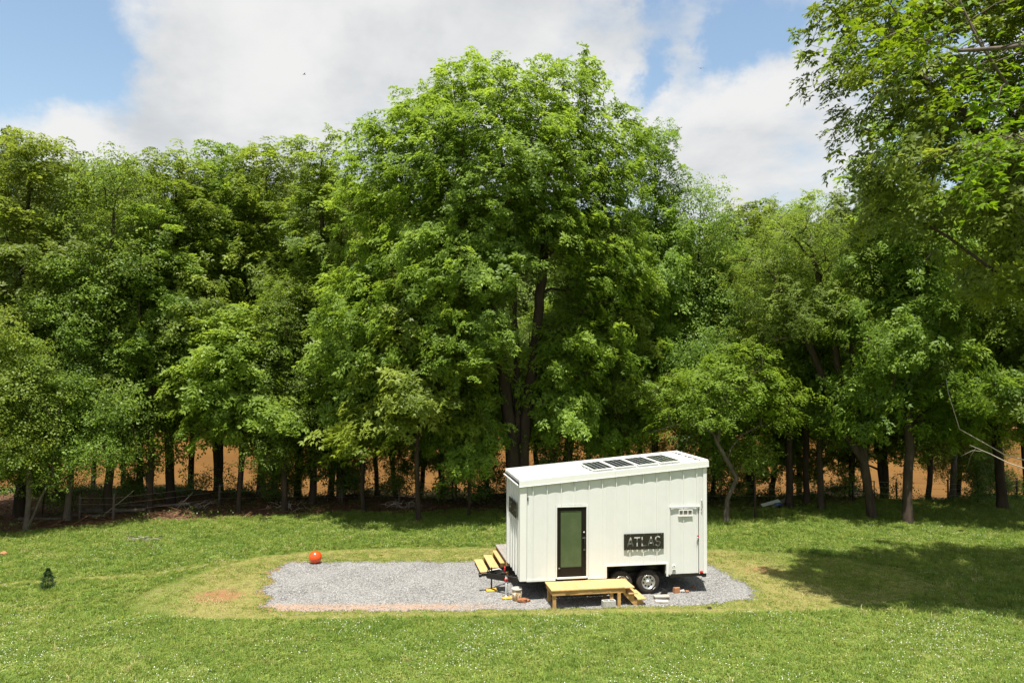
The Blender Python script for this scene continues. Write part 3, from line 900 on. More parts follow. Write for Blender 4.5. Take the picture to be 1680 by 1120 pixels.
def make_tree(seed, lobes, stems, r0, kind, spacing, per_tip, spread, leaf, bark=None, zmin=None, scale=1.0, inner=.25, keep_frac=1.0, tint0=.45, stem_keep=.30):
    """returns (trunk mesh, crown mesh) with the base of the trunk at the origin"""
    rng = np.random.default_rng(seed); pr = random.Random(seed)
    tips = lobes_points(rng, lobes, spacing, inner, zmin)
    if keep_frac < 1: tips = tips[rng.uniform(size=len(tips)) < keep_frac]
    pos, par, stem, tipi, pl = grow(rng, stems, tips)
    wood = wood_mesh('tree_wood', pos, par, stem, pl, r0, bark=bark, stem_keep=stem_keep)
    if kind == 'walnut': temps = [rosette_walnut(pr, pr.choice([7, 8, 9])) for _ in range(7)]
    elif kind == 'fine': temps = [rosette_fine(pr) for _ in range(6)]
    elif kind == 'far': temps = [sprig_broad(pr, 5, .5, .42) for _ in range(6)]
    elif kind == 'near': temps = [rosette_walnut(pr, 4, .42, 2, .17, .040) for _ in range(6)]
    else: temps = [sprig_broad(pr) for _ in range(7)]
    ctr = np.array(lobes, float)[:, :3].mean(0)
    T = pos[tipi]
    k = len(T)*per_tip
    own = np.repeat(np.arange(len(T)), per_tip)
    off = rng.normal(size=(k, 3))*np.array([1, 1, .62])*spread
    off[:, 2] -= .12*spread*(off[:, 0]**2 + off[:, 1]**2)/spread**2
    # the first of each tip sits on it
    P = T[own] + off
    outd = unit(P-ctr)
    up = unit(np.array([0, 0, .85]) + .6*outd + rng.normal(0, .28, (k, 3)))
    sc_ = rng.uniform(.72, 1.22, k)*scale
    v, ow = place_templates(rng, temps, P, up, sc_)
    tip_t = rng.normal(0, .10, len(T))
    tint = tint0 + tip_t[own] + rng.normal(0, .15, k) + .10*np.sin(P[:, 0]*1.1)*np.cos(P[:, 2]*1.3+P[:, 1])
    tv = np.clip(tint[ow] + np.repeat(rng.normal(0, .10, len(v)//4), 4), 0, 1)
    crown = fast_mesh('tree_crown', v, np.arange(len(v)).reshape(-1, 4), tv, leaf)
    return wood, crown

def put_tree(meshes, name, x, y, label, cat='tree', group=None, s=1.0, rz_=0.0, sz=None, dz=0.0, crown_name='crown'):
    z = float(gz(x, y)) - .05 + dz
    r = empty(name, (x, y, z), rz_, label=label, cat=cat, group=group)
    r.scale = (s, s, sz or s)
    if name == 'woodland_tree': r.rotation_euler = (.07*math.sin(x*3.1), .11*math.sin(x*1.7+y), rz_)
    link('trunk', meshes[0], r); link(crown_name, meshes[1], r)
    return r

def lobe_dome(rng, n, cx, cy, z0, z1, R, lr):
    """n lobes spread over an upright crown, widest in its lower half"""
    out = [(cx, cy, z0*.5+z1*.5, R*.42, R*.42, (z1-z0)*.44)]
    for k in range(n):
        a = k*2.399 + rng.uniform(-.5, .5); u = (k+.5)/n
        z = z0 + (z1-z0)*u*.95
        prof = min(1, .72+u*1.6)*(1-.80*max(0, u-.22)/.78)
        rr_ = R*prof*rng.uniform(.55, 1.0)
        s_ = lr*rng.uniform(.7, 1.3)*(1-.30*u)
        out.append((cx + rr_*math.cos(a), cy + rr_*math.sin(a), z, s_, s_, s_*.72))
    out.append((cx, cy, z1-lr*.8, lr*.85, lr*.85, lr*.8))
    return out

TR = {}
r1 = random.Random(21)
# the large round walnut behind the trailer: base at (0,0), crown leaning left and toward the lawn
hero_l = [(-1.5, 0, 16.6, 5.6, 4.8, 4.6), (-6.4, -.2, 15.6, 2.5, 2.7, 2.9), (-5.2, 0, 18.2, 2.7, 2.4, 2.0), (3.0, .3, 16.4, 2.9, 3.0, 3.6), (-2.4, .2, 20.3, 3.0, 2.5, 2.0), (1.2, 0, 20.0, 2.8, 2.4, 1.9), (-6.4, -.6, 11.6, 2.4, 2.5, 2.3),
          (4.7, -.3, 18.2, 1.5, 1.6, 1.9), (4.3, -.8, 12.0, 2.2, 2.3, 2.2), (-6.6, -1.6, 9.0, 2.8, 2.7, 2.4), (-3.2, -2.6, 11.4, 3.2, 2.6, 2.6), (1.6, -2.0, 14.2, 2.2, 1.8, 1.7), (-2.6, -3.3, 8.6, 2.4, 1.7, 1.7), (4.0, -1.2, 7.9, 1.9, 1.7, 1.5), (3.4, 0, 21.3, .8, .8, 1.0), (-7.0, 0, 18.6, 1.3, 1.3, 1.1)]
hero_s = [[(-.25, 0, 0), (-.3, .05, 3.5), (-.8, .1, 7.5), (-2.0, 0, 11.5), (-3.4, 0, 16)], [(.25, .1, 0), (.35, .1, 4), (.9, .1, 8.5), (1.3, 0, 13), (1.0, 0, 18)], [(0, .2, 0), (0, .3, 6), (-.3, .3, 12), (-1, .2, 19)]]
TR['hero'] = make_tree(101, hero_l, hero_s, .34, 'walnut', .90, 6, .44, M['leaf_walnut'], inner=.45, keep_frac=.95, tint0=.5, stem_keep=.5)
TR['wal_a'] = make_tree(102, lobe_dome(r1, 17, 0, 0, 4.0, 17, 3.5, 1.45), [[(0, 0, 0), (.2, 0, 5), (-.2, .1, 10), (.1, 0, 15.5)]], .22, 'walnut', .80, 6, .42, M['leaf_walnut'], tint0=.45)
TR['wal_b'] = make_tree(103, lobe_dome(r1, 18, 0, 0, 4.6, 18, 3.9, 1.5), [[(0, 0, 0), (-.2, 0, 4.5), (-.4, .1, 10), (-.3, 0, 15.5)], [(.05, 0, 0), (.1, 0, 4.5), (1.0, 0, 9), (1.2, 0, 13.5)]], .24, 'walnut', .84, 6, .44, M['leaf_walnut'], tint0=.38)
TR['wal_thin'] = make_tree(104, lobe_dome(r1, 14, 0, 0, 6.5, 19.5, 2.9, 1.1), [[(0, 0, 0), (.1, 0, 6), (.3, .1, 12), (.2, 0, 18.0)], [(0, 0, 0), (0, 0, 7), (-.7, .1, 11), (-1.0, 0, 14)]], .19, 'walnut', .78, 5, .38, M['leaf_walnut'], keep_frac=.9, tint0=.5)
TR['broad_a'] = make_tree(105, lobe_dome(r1, 16, 0, 0, 2.6, 14, 3.3, 1.3), [[(0, 0, 0), (.1, 0, 4), (-.3, 0, 8), (0, 0, 12.5)]], .17, 'broad', .58, 9, .36, M['leaf_broad'], tint0=.42)
TR['broad_c'] = make_tree(119, lobe_dome(r1, 14, 0, 0, 5.0, 14, 3.0, 1.2), [[(0, 0, 0), (-.1, 0, 4), (.2, 0, 8), (0, 0, 12.8)]], .20, 'broad', .60, 8, .36, M['leaf_broad'], tint0=.45)
TR['broad_b'] = make_tree(106, lobe_dome(r1, 15, 0, 0, 3.0, 15.5, 3.0, 1.25), [[(0, 0, 0), (-.2, 0, 4), (.2, 0, 9), (-.2, 0, 14)]], .16, 'broad', .58, 9, .36, M['leaf_broad'], tint0=.5, bark=M['bark_light'])
TR['young_walnut'] = make_tree(107, lobe_dome(r1, 13, 0, 0, 3.2, 8.6, 2.6, .9), [[(0, 0, 0), (.2, 0, 2.5), (-.1, 0, 5), (.2, 0, 7.8)]], .09, 'walnut', .64, 6, .36, M['leaf_walnut'], scale=1.0, tint0=.62, stem_keep=.5)
TR['sapling'] = make_tree(108, lobe_dome(r1, 5, 0, 0, .7, 3.6, 1.3, .7), [[(0, 0, 0), (.1, 0, 1.2), (-.1, 0, 3)]], .035, 'broad', .36, 6, .2, M['leaf_under'], scale=.85, tint0=.45)
# lanky honey-locust like tree with three stems that lean left
loc_l = [(-3.2, -.4, 13.2, 2.6, 2.4, 1.9), (-5.2, -.3, 11.2, 2.1, 2.0, 1.7), (-1.4, -.3, 11.3, 2.2, 2.1, 1.8), (-3.4, -1.2, 9.8, 2.5, 1.7, 1.3), (-5.9, -.2, 8.9, 1.5, 1.4, 1.0), (.4, .2, 13.2, 1.5, 1.5, 1.3)]
loc_s = [[(0, 0, 0), (-.35, 0, 2.6), (-1.5, 0, 4.2), (-2.3, 0, 6.6), (-3.4, 0, 9), (-4.8, 0, 11.5)], [(.0, 0, 0), (-.4, .05, 2.8), (-1.1, .1, 5), (-1.7, .1, 8), (-2.8, 0, 12.5)], [(.05, 0, 0), (-.3, .1, 3.0), (-.7, .2, 5.5), (-.9, .1, 9), (-.3, 0, 13)]]
TR['locust'] = make_tree(109, loc_l, loc_s, .21, 'fine', .80, 6, .36, M['leaf_fine'], tint0=.5, stem_keep=.55)
yl = [(-.1, -.2, 6.9, 2.6, 2.2, .7), (1.7, -.4, 6.2, 1.6, 1.5, .6), (-2.2, 0, 5.9, 1.6, 1.6, .6), (.6, 0, 8.0, 1.4, 1.3, .6), (-.8, -.6, 5.2, 1.7, 1.2, .7), (2.2, 0, 5.0, 1.0, 1.0, .6), (-2.9, .3, 4.6, .9, .9, .5)]
ys_ = [[(0, 0, 0), (.02, 0, 1.1), (.45, 0, 2.1), (.05, 0, 2.9), (-.35, 0, 3.8), (-.2, 0, 5.0), (0, 0, 6.6)], [(-.25, 0, 3.9), (.5, 0, 4.6), (1.2, 0, 5.8)]]
TR['yellow'] = make_tree(110, yl, ys_[:1], .11, 'fine', .62, 3, .24, M['leaf_yellow'], bark=M['bark_light'], tint0=.55, scale=1.25, stem_keep=.6)
TR['round'] = make_tree(111, [(0, 0, 3.2, 1.15, 1.1, .95), (.6, -.2, 2.7, .7, .7, .5), (-.7, 0, 2.8, .6, .6, .5)], [[(0, 0, 0), (-.1, 0, 1.4), (0, 0, 3)]], .05, 'broad', .42, 5, .2, M['leaf_broad'], tint0=.6, scale=.9)
TR['low_broad'] = make_tree(112, lobe_dome(r1, 13, 0, 0, 2.4, 9.2, 2.6, 1.1), [[(0, 0, 0), (.15, 0, 3), (-.1, 0, 6), (.2, 0, 8.5)], [(0, 0, 0), (1.1, .1, 2.6), (1.5, 0, 6)]], .13, 'broad', .54, 8, .32, M['leaf_broad'], tint0=.66, bark=M['bark_light'])
# the tree outside the frame whose limbs reach in from the right
big_l = [(-5.5, -1.0, 17.2, 3.6, 3.2, 2.6), (-2.5, -.5, 19.5, 3.5, 3.2, 2.6), (-7.8, -.8, 15.6, 2.0, 2.2, 1.6), (-6.6, -1.5, 12.4, 2.4, 2.4, 1.6), (-3.4, -1.5, 13.4, 3.0, 2.6, 2.0), (-3.2, -2.0, 9.9, 2.6, 2.3, 1.6), (-1.0, -1.5, 7.6, 2.2, 2.0, 1.4), (1.5, 0, 14, 4.0, 3.5, 4.5), (2.5, 0, 19, 3, 3, 2.5), (-6.2, 0, 20.0, 1.8, 1.8, 1.3), (-9.0, -.8, 17.4, 1.0, 1.2, .9)]
big_s = [[(0, 0, 0), (-.1, 0, 4), (-.5, -.2, 8), (-1.6, -.4, 12), (-2.5, -.4, 17)], [(-.3, -.1, 6.5), (-2.2, -.6, 9.6), (-4.6, -1.0, 13.5), (-7.0, -1.0, 15.8)], [(.05, 0, 5), (1.0, .1, 9), (1.5, 0, 15)]]
TR['big'] = make_tree(113, big_l, big_s, .36, 'walnut', .86, 6, .38, M['leaf_walnut'], inner=.5, keep_frac=.66, tint0=.42, stem_keep=.3)
far_l = lobe_dome(r1, 7, 0, 0, 4, 16, 4.6, 2.4)
TR['far_a'] = make_tree(114, far_l, [[(0, 0, 0), (0, 0, 6), (0, 0, 13)]], .25, 'far', 1.1, 8, .6, M['leaf_far'], inner=.6, tint0=.5)
TR['far_b'] = make_tree(115, lobe_dome(r1, 6, 0, 0, 3, 13, 4.2, 2.2), [[(0, 0, 0), (0, 0, 5), (0, 0, 11)]], .22, 'far', 1.1, 8, .6, M['leaf_far'], inner=.6, tint0=.35)

def XP(px, d): return (px-840)/F_PX*d
put_tree(TR['hero'], 'walnut_tree', .3, 37.3, 'tallest tree, a broad round-topped walnut rising behind the white trailer', s=1.0, sz=1.015)
put_tree(TR['wal_a'], 'walnut_tree', XP(40, 36.5), 36.5, 'tall dark green walnut tree at the left end of the tree line', s=1.15, sz=1.09, rz_=1)
put_tree(TR['low_broad'], 'maple_tree', XP(50, 33.4), 33.4, 'low bright leafy tree with a bare lower trunk at the left lawn edge', s=.95)
put_tree(TR['low_broad'], 'maple_tree', XP(-40, 32), 32, 'low leafy tree leaning in past the left end of the lawn edge', s=1.05, rz_=2)
put_tree(TR['broad_a'], 'broadleaf_tree', XP(185, 37.2), 37.2, 'dense small-leaved tree between the two leftmost fence posts and the river opening', s=1.2, sz=1.28, rz_=.7)
put_tree(TR['wal_a'], 'walnut_tree', XP(285, 40), 40, 'walnut tree with a pointed top, left of the river gap with the curved trunk', s=1.1, sz=1.10, rz_=3.2)
put_tree(TR['wal_b'], 'walnut_tree', XP(362, 43), 43, 'walnut tree with a dark curved trunk standing before the orange water', s=1.0, sz=1.12, rz_=.3)
put_tree(TR['young_walnut'], 'young_walnut_tree', XP(396, 37.6), 37.6, 'bright young walnut left of the orange ball, in front of the dark wood', s=1.25, sz=1.18, rz_=1.4)
put_tree(TR['wal_thin'], 'walnut_tree', XP(515, 40), 40, 'sparse walnut with sky showing through its narrow top', s=1.15, sz=1.02, rz_=.2)
put_tree(TR['broad_b'], 'broadleaf_tree', XP(562, 41.5), 41.5, 'leafy tree between the sparse-topped walnut and the tallest tree', s=1.15, sz=1.12, rz_=.5)
put_tree(TR['young_walnut'], 'young_walnut_tree', XP(690, 35.6), 35.6, 'young walnut with bright drooping leaves just left of the trailer roof', s=1.42, sz=1.38, rz_=4)
put_tree(TR['young_walnut'], 'young_walnut_tree', XP(600, 37.8), 37.8, 'young walnut behind and left of the bright drooping one near the trailer', s=1.3, sz=1.42, rz_=2.2)
put_tree(TR['young_walnut'], 'young_walnut_tree', XP(770, 36.8), 36.8, 'young walnut with low foliage right beside the far corner of the trailer roof', s=.85, sz=.9, rz_=5.2)
put_tree(TR['wal_a'], 'walnut_tree', XP(1075, 40.5), 40.5, 'tall slim walnut standing right behind the solar panels, shorter than the round one', s=.86, sz=1.20, rz_=4.4)
put_tree(TR['broad_b'], 'broadleaf_tree', XP(962, 39.6), 39.6, 'leafy tree with a straight pale trunk above the middle of the trailer roof', s=.9, sz=.95, rz_=3.1)
put_tree(TR['broad_a'], 'broadleaf_tree', XP(1150, 41), 41, 'leafy tree behind the right end of the trailer', s=1.1, sz=1.28, rz_=5)
put_tree(TR['yellow'], 'locust_tree', 10.2, 35.9, 'small yellow-green feathery tree with a crooked trunk just right of the trailer', s=1.12, sz=1.0)
put_tree(TR['round'], 'small_tree', 11.8, 36.6, 'little round-headed tree below the yellow-green feathery one', rz_=1)
put_tree(TR['wal_b'], 'walnut_tree', XP(1230, 44.5), 44.5, 'walnut behind the yellow-green feathery tree, its top below the sky gap', s=1.0, sz=1.0, rz_=2)
put_tree(TR['broad_c'], 'ivy_covered_tree', XP(1292, 39.4), 39.4, 'tree with a thick dark ivy-covered trunk behind the junk pile', s=.95, sz=1.02, rz_=3)
put_tree(TR['locust'], 'locust_tree', 17.6, 36.9, 'feathery pale green locust with three dark stems leaning left', s=1.0, sz=1.04)
put_tree(TR['wal_a'], 'walnut_tree', 18.7, 35.7, 'big walnut with a straight bare trunk standing out on the right lawn', s=1.05, sz=1.16, rz_=.6)
put_tree(TR['wal_a'], 'walnut_tree', XP(1640, 39.4), 39.4, 'dark thick-trunked walnut near the right end of the tree line', s=1.15, sz=1.18, rz_=2.6)
put_tree(TR['wal_b'], 'walnut_tree', XP(1760, 34), 34, 'walnut past the right end of the tree line, half out of view', s=1.1, sz=1.1, rz_=1)
put_tree(TR['broad_b'], 'broadleaf_tree', XP(1560, 43), 43, 'leafy tree behind the big lawn walnut, beside the thick-trunked one', s=1.05, sz=1.1, rz_=1.9)
put_tree(TR['wal_a'], 'walnut_tree', XP(432, 42), 42, 'walnut filling the skyline left of the sparse-topped one', s=1.1, sz=1.16, rz_=5.5)
put_tree(TR['broad_b'], 'broadleaf_tree', XP(118, 35.6), 35.6, 'mid-height leafy tree between the low left tree and the leftmost fence post', s=.95, sz=.82, rz_=2.9)
put_tree(TR['wal_thin'], 'walnut_tree', XP(250, 37.8), 37.8, 'narrow walnut standing in front of the left half of the tree line', s=.95, sz=.80, rz_=1.2)
put_tree(TR['broad_a'], 'broadleaf_tree', XP(470, 38), 38, 'mid-height leafy tree above and left of the orange ball', s=.85, sz=.86, rz_=1.8)
put_tree(TR['wal_thin'], 'walnut_tree', XP(1015, 38), 38, 'slim walnut rising behind the first solar panel', s=.9, sz=.78, rz_=3)
put_tree(TR['young_walnut'], 'young_walnut_tree', XP(930, 37.6), 37.6, 'young walnut showing just above the left half of the trailer roof', s=1.0, sz=1.2, rz_=.5)
put_tree(TR['wal_thin'], 'walnut_tree', XP(1320, 41), 41, 'slim walnut behind the ivy-covered trunk, top at the sky gap', s=1.0, sz=.86, rz_=5)
put_tree(TR['big'], 'overhanging_walnut_tree', 18.6, 22.4, 'near walnut whose long limbs reach in from the right above the lawn', s=1.0)
# the darker wood along the top of the bank
keys = ['broad_c', 'broad_b', 'wal_thin', 'wal_a', 'broad_c', 'broad_c', 'wal_b']
WOOD = [(100, 'second-row tree behind the bare lower trunk at the left'), (160, 'slim tree behind the gap between the two leftmost fence posts'), (235, 'dark tree just left of the wide river opening on the left'),
        (318, 'thin trunk at the left side of the wide river opening'), (452, 'dark trunk between the bright young walnut and the orange ball, far back'), (492, 'thin trunk just left of the sparse-topped walnut'),
        (545, 'trunk at the bank directly above the orange ball'), (622, 'leftmost trunk of the pair standing before the orange water left of the trailer'), (655, 'right trunk of the pair standing before the orange water left of the trailer'),
        (728, 'shaded tree on the bank between the water gap and the trailer'), (800, 'shaded tree at the bank just left of the big forked trunk'), (885, 'dark tree directly behind the big forked trunk'),
        (925, 'tree on the bank behind the left half of the trailer roof'), (1010, 'tree on the bank behind the first solar panel'), (1050, 'tree on the bank behind the last solar panel'),
        (1170, 'dark tree on the bank right beside the trailer end, far back'), (1262, 'thin tree before the water between the crooked trunk and the ivy trunk'), (1345, 'pale straight trunk right of the ivy-covered tree'),
        (1395, 'tree on the bank seen through the leaning locust stems'), (1450, 'dark tree between the locust stems and the bare lawn walnut trunk, far back'), (1520, 'tree on the bank just right of the bare lawn walnut trunk'),
        (1598, 'dark tree left of the thick-trunked walnut at the right'), (1680, 'rightmost shaded tree on the river bank, at the picture edge')]
for k, (px, lb) in enumerate(WOOD):
    k += 1
    d = [44.6, 42.6, 46.4, 43.5, 45.5][k % 5]
    if px in (1345,): d = 39
    s_ = [.86, .8, .92, .78, .84][(k*3) % 5]
    put_tree(TR[keys[k % 7]], 'woodland_tree', XP(px, d), d, lb, group='second-row trees along the river bank', s=s_, sz=s_*(1.05 if px < 1000 else .92)*(1.12 if px < 480 else 1), rz_=k*1.7)
BANK = [(60, 'trunk standing low on the bank slope at the far left'), (205, 'trunk low on the bank slope left of the wide river opening'), (398, 'trunk low on the bank slope behind the bright young walnut'), (560, 'trunk low on the bank slope above the orange ball'),
        (690, 'trunk low on the bank slope behind the drooping young walnut'), (1110, 'trunk low on the bank slope behind the solar panels'), (1305, 'trunk low on the bank slope behind the ivy-covered tree'), (1425, 'trunk low on the bank slope behind the leaning locust'), (1560, 'trunk low on the bank slope at the right')]
for k, (px, lb) in enumerate(BANK):
    put_tree(TR[['broad_c', 'wal_thin', 'broad_c'][k % 3]], 'woodland_tree', XP(px, 48.2), 48.2 + .5*math.sin(k*2), lb, group='trees on the bank slope', s=.95, sz=1.05, rz_=k*1.3+.4)
SAP = [(455, 41, .9, 'sapling in the shade between the bright young walnut and the ball'), (655, 41, .8, 'low sapling beneath the pair of trunks before the water'), (800, 40, 1.1, 'sapling close to the far left corner of the trailer roof'), (75, 36.5, 1.0, 'sapling beside the bare lower trunk at the left'), (225, 40, .8, 'low sapling left of the wide river opening'),
       (468, 40.5, .9, 'sapling behind and right of the bright young walnut'), (540, 40.5, 1.2, 'sapling under the sparse-topped walnut, above the orange ball'), (585, 41.5, .9, 'sapling left of the pair of trunks before the water'),
       (745, 40, 1.0, 'sapling in the shade just left of the trailer'), (905, 38.8, 1.1, 'sapling showing over the left part of the trailer roof'), (1000, 38.5, 1.2, 'sapling showing over the first solar panel'),
       (1120, 38.6, 1.1, 'sapling showing over the high right corner of the roof'), (1180, 40.5, 1.0, 'sapling right behind the crooked pale trunk'), 
       (1385, 42, .55, 'sapling left of the leaning locust stems'), (1600, 41, .7, 'low sapling before the water at the right'),
       (1620, 42.5, .8, 'sapling just left of the thick-trunked walnut'), (-30, 35, 1.1, 'sapling past the left end of the lawn edge')]
for k, (px, d, s_, lb) in enumerate(SAP):
    put_tree(TR['sapling'], 'understory_sapling', XP(px, d), d, lb, cat='sapling', group='saplings under the tree line', s=s_, rz_=k*2.1)
# wooded hillside across the river
k = 0
rh = random.Random(5)
for yy in [121, 130, 140, 151, 163, 176, 190, 204]:
    half = .70*yy + 6
    x = -half + rh.uniform(0, 6)
    while x < half:
        s_ = rh.uniform(.85, 1.25)
        z = float(gz(x, yy))

        r = empty('hillside_tree', (x, yy + rh.uniform(-3, 3), z-.5), rh.uniform(0, 6.2), label='rounded green tree on the wooded hill across the river', cat='tree', group='trees on the hill across the river')
        r.scale = (s_, s_, s_*rh.uniform(.9, 1.15))
        mm = TR['far_a' if rh.random() < .6 else 'far_b']
        link('trunk', mm[0], r); link('crown', mm[1], r)
        x += rh.uniform(6.5, 11) * (1 if yy < 180 else .8)
        k += 1
# ------------------------------------------------------------------ the white tiny house on its trailer
TX, TY, TA = .3006, 23.44, .1761
T = empty('tiny_house_trailer', (TX, TY, 0), TA, label='white metal-clad tiny house on a two-axle trailer standing on the gravel pad', cat='trailer house')
LEN, DEP, ZB = 6.10, 2.44, .665
def ztop(u): return 3.56 + .0844*u
OPEN = [(1.11, 2.13, 0, 2.93), (2.76, 4.74, 0, .985), (4.85, 5.87, 0, 2.80)]      # door, wheel opening, hatch (u0,u1,z0,z1)
seams = [0.20, .38, .83, 1.28, 1.72, 2.18, 2.62, 3.08, 3.52, 3.97, 4.42, 4.88, 5.33, 5.78, 6.0]

def pieces(u0, u1, zb):
    """rectangles of wall left between u0..u1 after cutting the openings"""
    cuts = sorted({u0, u1} | {c_ for o_ in OPEN for c_ in o_[:2] if u0 < c_ < u1})
    out = []
    for a, b in zip(cuts[:-1], cuts[1:]):
        z0 = zb
        for o_ in OPEN:
            if a >= o_[0]-1e-6 and b <= o_[1]+1e-6: z0 = max(z0, o_[3])
        out.append((a, b, z0))
    return out
def bowed_panel(a, b, z0, full0, full1, v_front, name='wall_panel', zt=ztop, bow=.013, axis='u', parent=T, m=None):
    nseg = 6
    us = [a + (b-a)*i/nseg for i in range(nseg+1)]
    vs, fs = [], []
    for i, u in enumerate(us):
        f_ = (u-full0)/(full1-full0)
        w = v_front - bow*math.sin(PI*min(1, max(0, f_)))
        zz = zt(u)
        for z in (z0, zz):
            vs.append((u, w, z) if axis == 'u' else (w, u, z))
        for z in (z0, zz):
            vs.append((u, v_front+.02, z) if axis == 'u' else (v_front+.02, u, z))
    for i in range(nseg):
        o = i*4; p_ = o+4
        fs += [(o, p_, p_+1, o+1), (o+2, o+3, p_+3, p_+2), (o+1, p_+1, p_+3, o+3), (o, o+2, p_+2, p_)]
    fs += [(0, 1, 3, 2), (nseg*4, nseg*4+2, nseg*4+3, nseg*4+1)]
    mb = MB().add(vs, fs)
    o = mb.build(name, m or M['white'], parent)
    return o
# inner shell with the wheel box cut out of it
mb = MB()
mb.prism([(0.01, ZB+.01), (2.77, ZB+.01), (2.77, .98), (4.73, .98), (4.73, ZB+.01), (6.09, ZB+.01), (6.09, ztop(6.09)), (0.01, ztop(.01))], 'y', .035, 2.42)
mb.build('wall', M['white'], T)
for a, b in zip(seams[:-1], seams[1:]):
    for (p0, p1, z0) in pieces(a, b, ZB-.012):
        if p1-p0 > .02: bowed_panel(p0+.001, p1-.001, z0, a, b, .014)
for s_ in seams[1:-1]:
    z0 = ZB-.012
    for o_ in OPEN:
        if o_[0] < s_ < o_[1]: z0 = max(z0, o_[3])
    mb = MB(); mb.box(s_-.011, s_+.011, -.030, .013, z0+.002, ztop(s_)-.002); mb.build('seam_rib', M['white_trim'], T)
# left end wall panels and ribs
ends = [.02, .30, .75, 1.2, 1.65, 2.1, 2.42]
for a, b in zip(ends[:-1], ends[1:]):
    bowed_panel(a+.001, b-.001, ZB-.012, a, b, .012, axis='v', zt=lambda v: 3.555)
for s_ in ends[1:-1]:
    MB().box(-.026, .011, s_-.008, s_+.008, ZB-.01, 3.55).build('seam_rib', M['white_trim'], T)
# far side and right end: plain sheets with ribs
MB().box(.01, 6.09, 2.421, 2.44, ZB-.01, 3.56).build('wall_panel', M['white'], T)
MB().box(6.091, 6.11, .02, 2.42, ZB-.01, ztop(6.1)).build('wall_panel', M['white'], T)
# corner and base trim
MB().box(-.03, .185, -.018, .0325, ZB-.03, 3.55, rot=None).build('corner_trim', M['white_trim'], T, bevel=.004)
MB().box(-.031, -.002, .034, .20, ZB-.03, 3.55).build('corner_trim', M['white_trim'], T)
MB().box(-.031, -.002, 2.3, 2.46, ZB-.03, 3.55).build('corner_trim', M['white_trim'], T)
MB().box(6.002, 6.125, -.018, .034, ZB-.03, ztop(6)-.01).build('corner_trim', M['white_trim'], T, bevel=.004)
for a, b in ((.186, 1.10), (2.14, 2.755)):
    MB().box(a, b, -.026, -.0125, ZB-.045, ZB+.02).build('base_trim', M['white_trim'], T)
MB().box(2.72, 4.78, -.028, .0, .985, 1.02).build('wheel_opening_trim', M['white_trim'], T)
MB().box(4.735, 4.80, -.03, .0, .60, 1.0).build('wheel_opening_trim', M['white_trim'], T)
MB().box(2.715, 2.755, -.03, .0, .62, 1.0).build('wheel_opening_trim', M['white_trim'], T)

# roof
def roof_z(u): return ztop(u) + .0
mb = MB()
mb.prism([(-.045, roof_z(-.045)+.02), (6.16, roof_z(6.16)+.02), (6.16, roof_z(6.16)+.165), (-.045, roof_z(-.045)+.165)], 'y', -.045, 2.50)
rf = mb.build('roof', M['roof'], T)
def slab(name, u0, u1, v0, v1, o0, o1, m, parent=rf, bevel=0):
    mb = MB(); mb.prism([(u0, roof_z(u0)+o0), (u1, roof_z(u1)+o0), (u1, roof_z(u1)+o1), (u0, roof_z(u0)+o1)], 'y', v0, v1)
    return mb.build(name, m, parent, bevel=bevel)
slab('fascia', -.065, 3.02, -.068, -.046, -.015, .175, M['white_trim'])
slab('fascia', 3.023, 6.175, -.070, -.046, -.015, .175, M['white_trim'])
slab('drip_edge', -.07, 6.18, -.082, -.047, -.026, -.016, M['white_trim'])
slab('fascia', -.06, 6.17, 2.501, 2.54, -.015, .215, M['white_trim'])
slab('end_flashing', -.13, -.095, -.07, 2.54, .03, .055, M['white_trim'])
slab('vent_gap', -.094, -.046, -.03, 2.5, .03, .10, M['dark'])
slab('end_flashing', -.045, .02, -.04, 2.5, .166, .182, M['white_trim'])
for k in range(6):
    v = .12 + k*.43
    slab('roof_rib', .03, 6.12, v, v+.03, .166, .205, M['white_trim'])
slab('ridge_cap', 5.98, 6.16, -.04, 2.5, .166, .205, M['white_trim'])
for k in range(9):
    slab('vent_slot', 5.90, 5.965, .10+k*.27, .27+k*.27, .193, .200, M['dark'])
slab('rear_gap', .3, 3.6, 2.44, 2.498, .166, .172, M['dark'])

# solar panels
for k, (a, b) in enumerate(((2.33, 3.03), (3.08, 3.78), (3.83, 4.53), (4.58, 5.28))):
    fr = slab('solar_panel', a, b, .06, 1.72, .225, .252, M['steel'], parent=T)
    fr.data.materials[0] = M['white_trim']
    for i in range(6):
        for j in range(4):
            u0 = a+.03+(b-a-.06)/4*j; v0 = .09+1.60/6*i
            slab('cell', u0+.006, u0+(b-a-.06)/4-.006, v0+.008, v0+1.60/6-.008, .2515, .2545, M['cell'], parent=fr)
    for v in (.25, 1.45):
        slab('mounting_rail', a-.02, b+.02, v, v+.03, .193, .224, M['steel'], parent=fr)

# glazed entrance door
dr = empty('entrance_door'); dr.parent = T
def fr_box(name, u0, u1, v0, v1, z0, z1, m, parent, bevel=0): return MB().box(u0, u1, v0, v1, z0, z1).build(name, m, parent, bevel=bevel)
D0, D1, DZ0, DZ1 = 1.145, 2.095, ZB+.01, 2.875
fr_box('frame', D0-.032, D0, -.03, .033, DZ0, DZ1+.035, M['white_trim'], dr)
fr_box('frame', D1, D1+.032, -.03, .033, DZ0, DZ1+.035, M['white_trim'], dr)
fr_box('frame', D0, D1, -.03, .033, DZ1, DZ1+.035, M['white_trim'], dr)
fr_box('stile', D0+.004, D0+.125, .0, .033, DZ0+.04, DZ1-.003, M['door'], dr, .004)
fr_box('stile', D1-.155, D1-.004, .0, .033, DZ0+.04, DZ1-.003, M['door'], dr, .004)
fr_box('rail', D0+.127, D1-.157, .0, .033, DZ1-.125, DZ1-.003, M['door'], dr, .004)
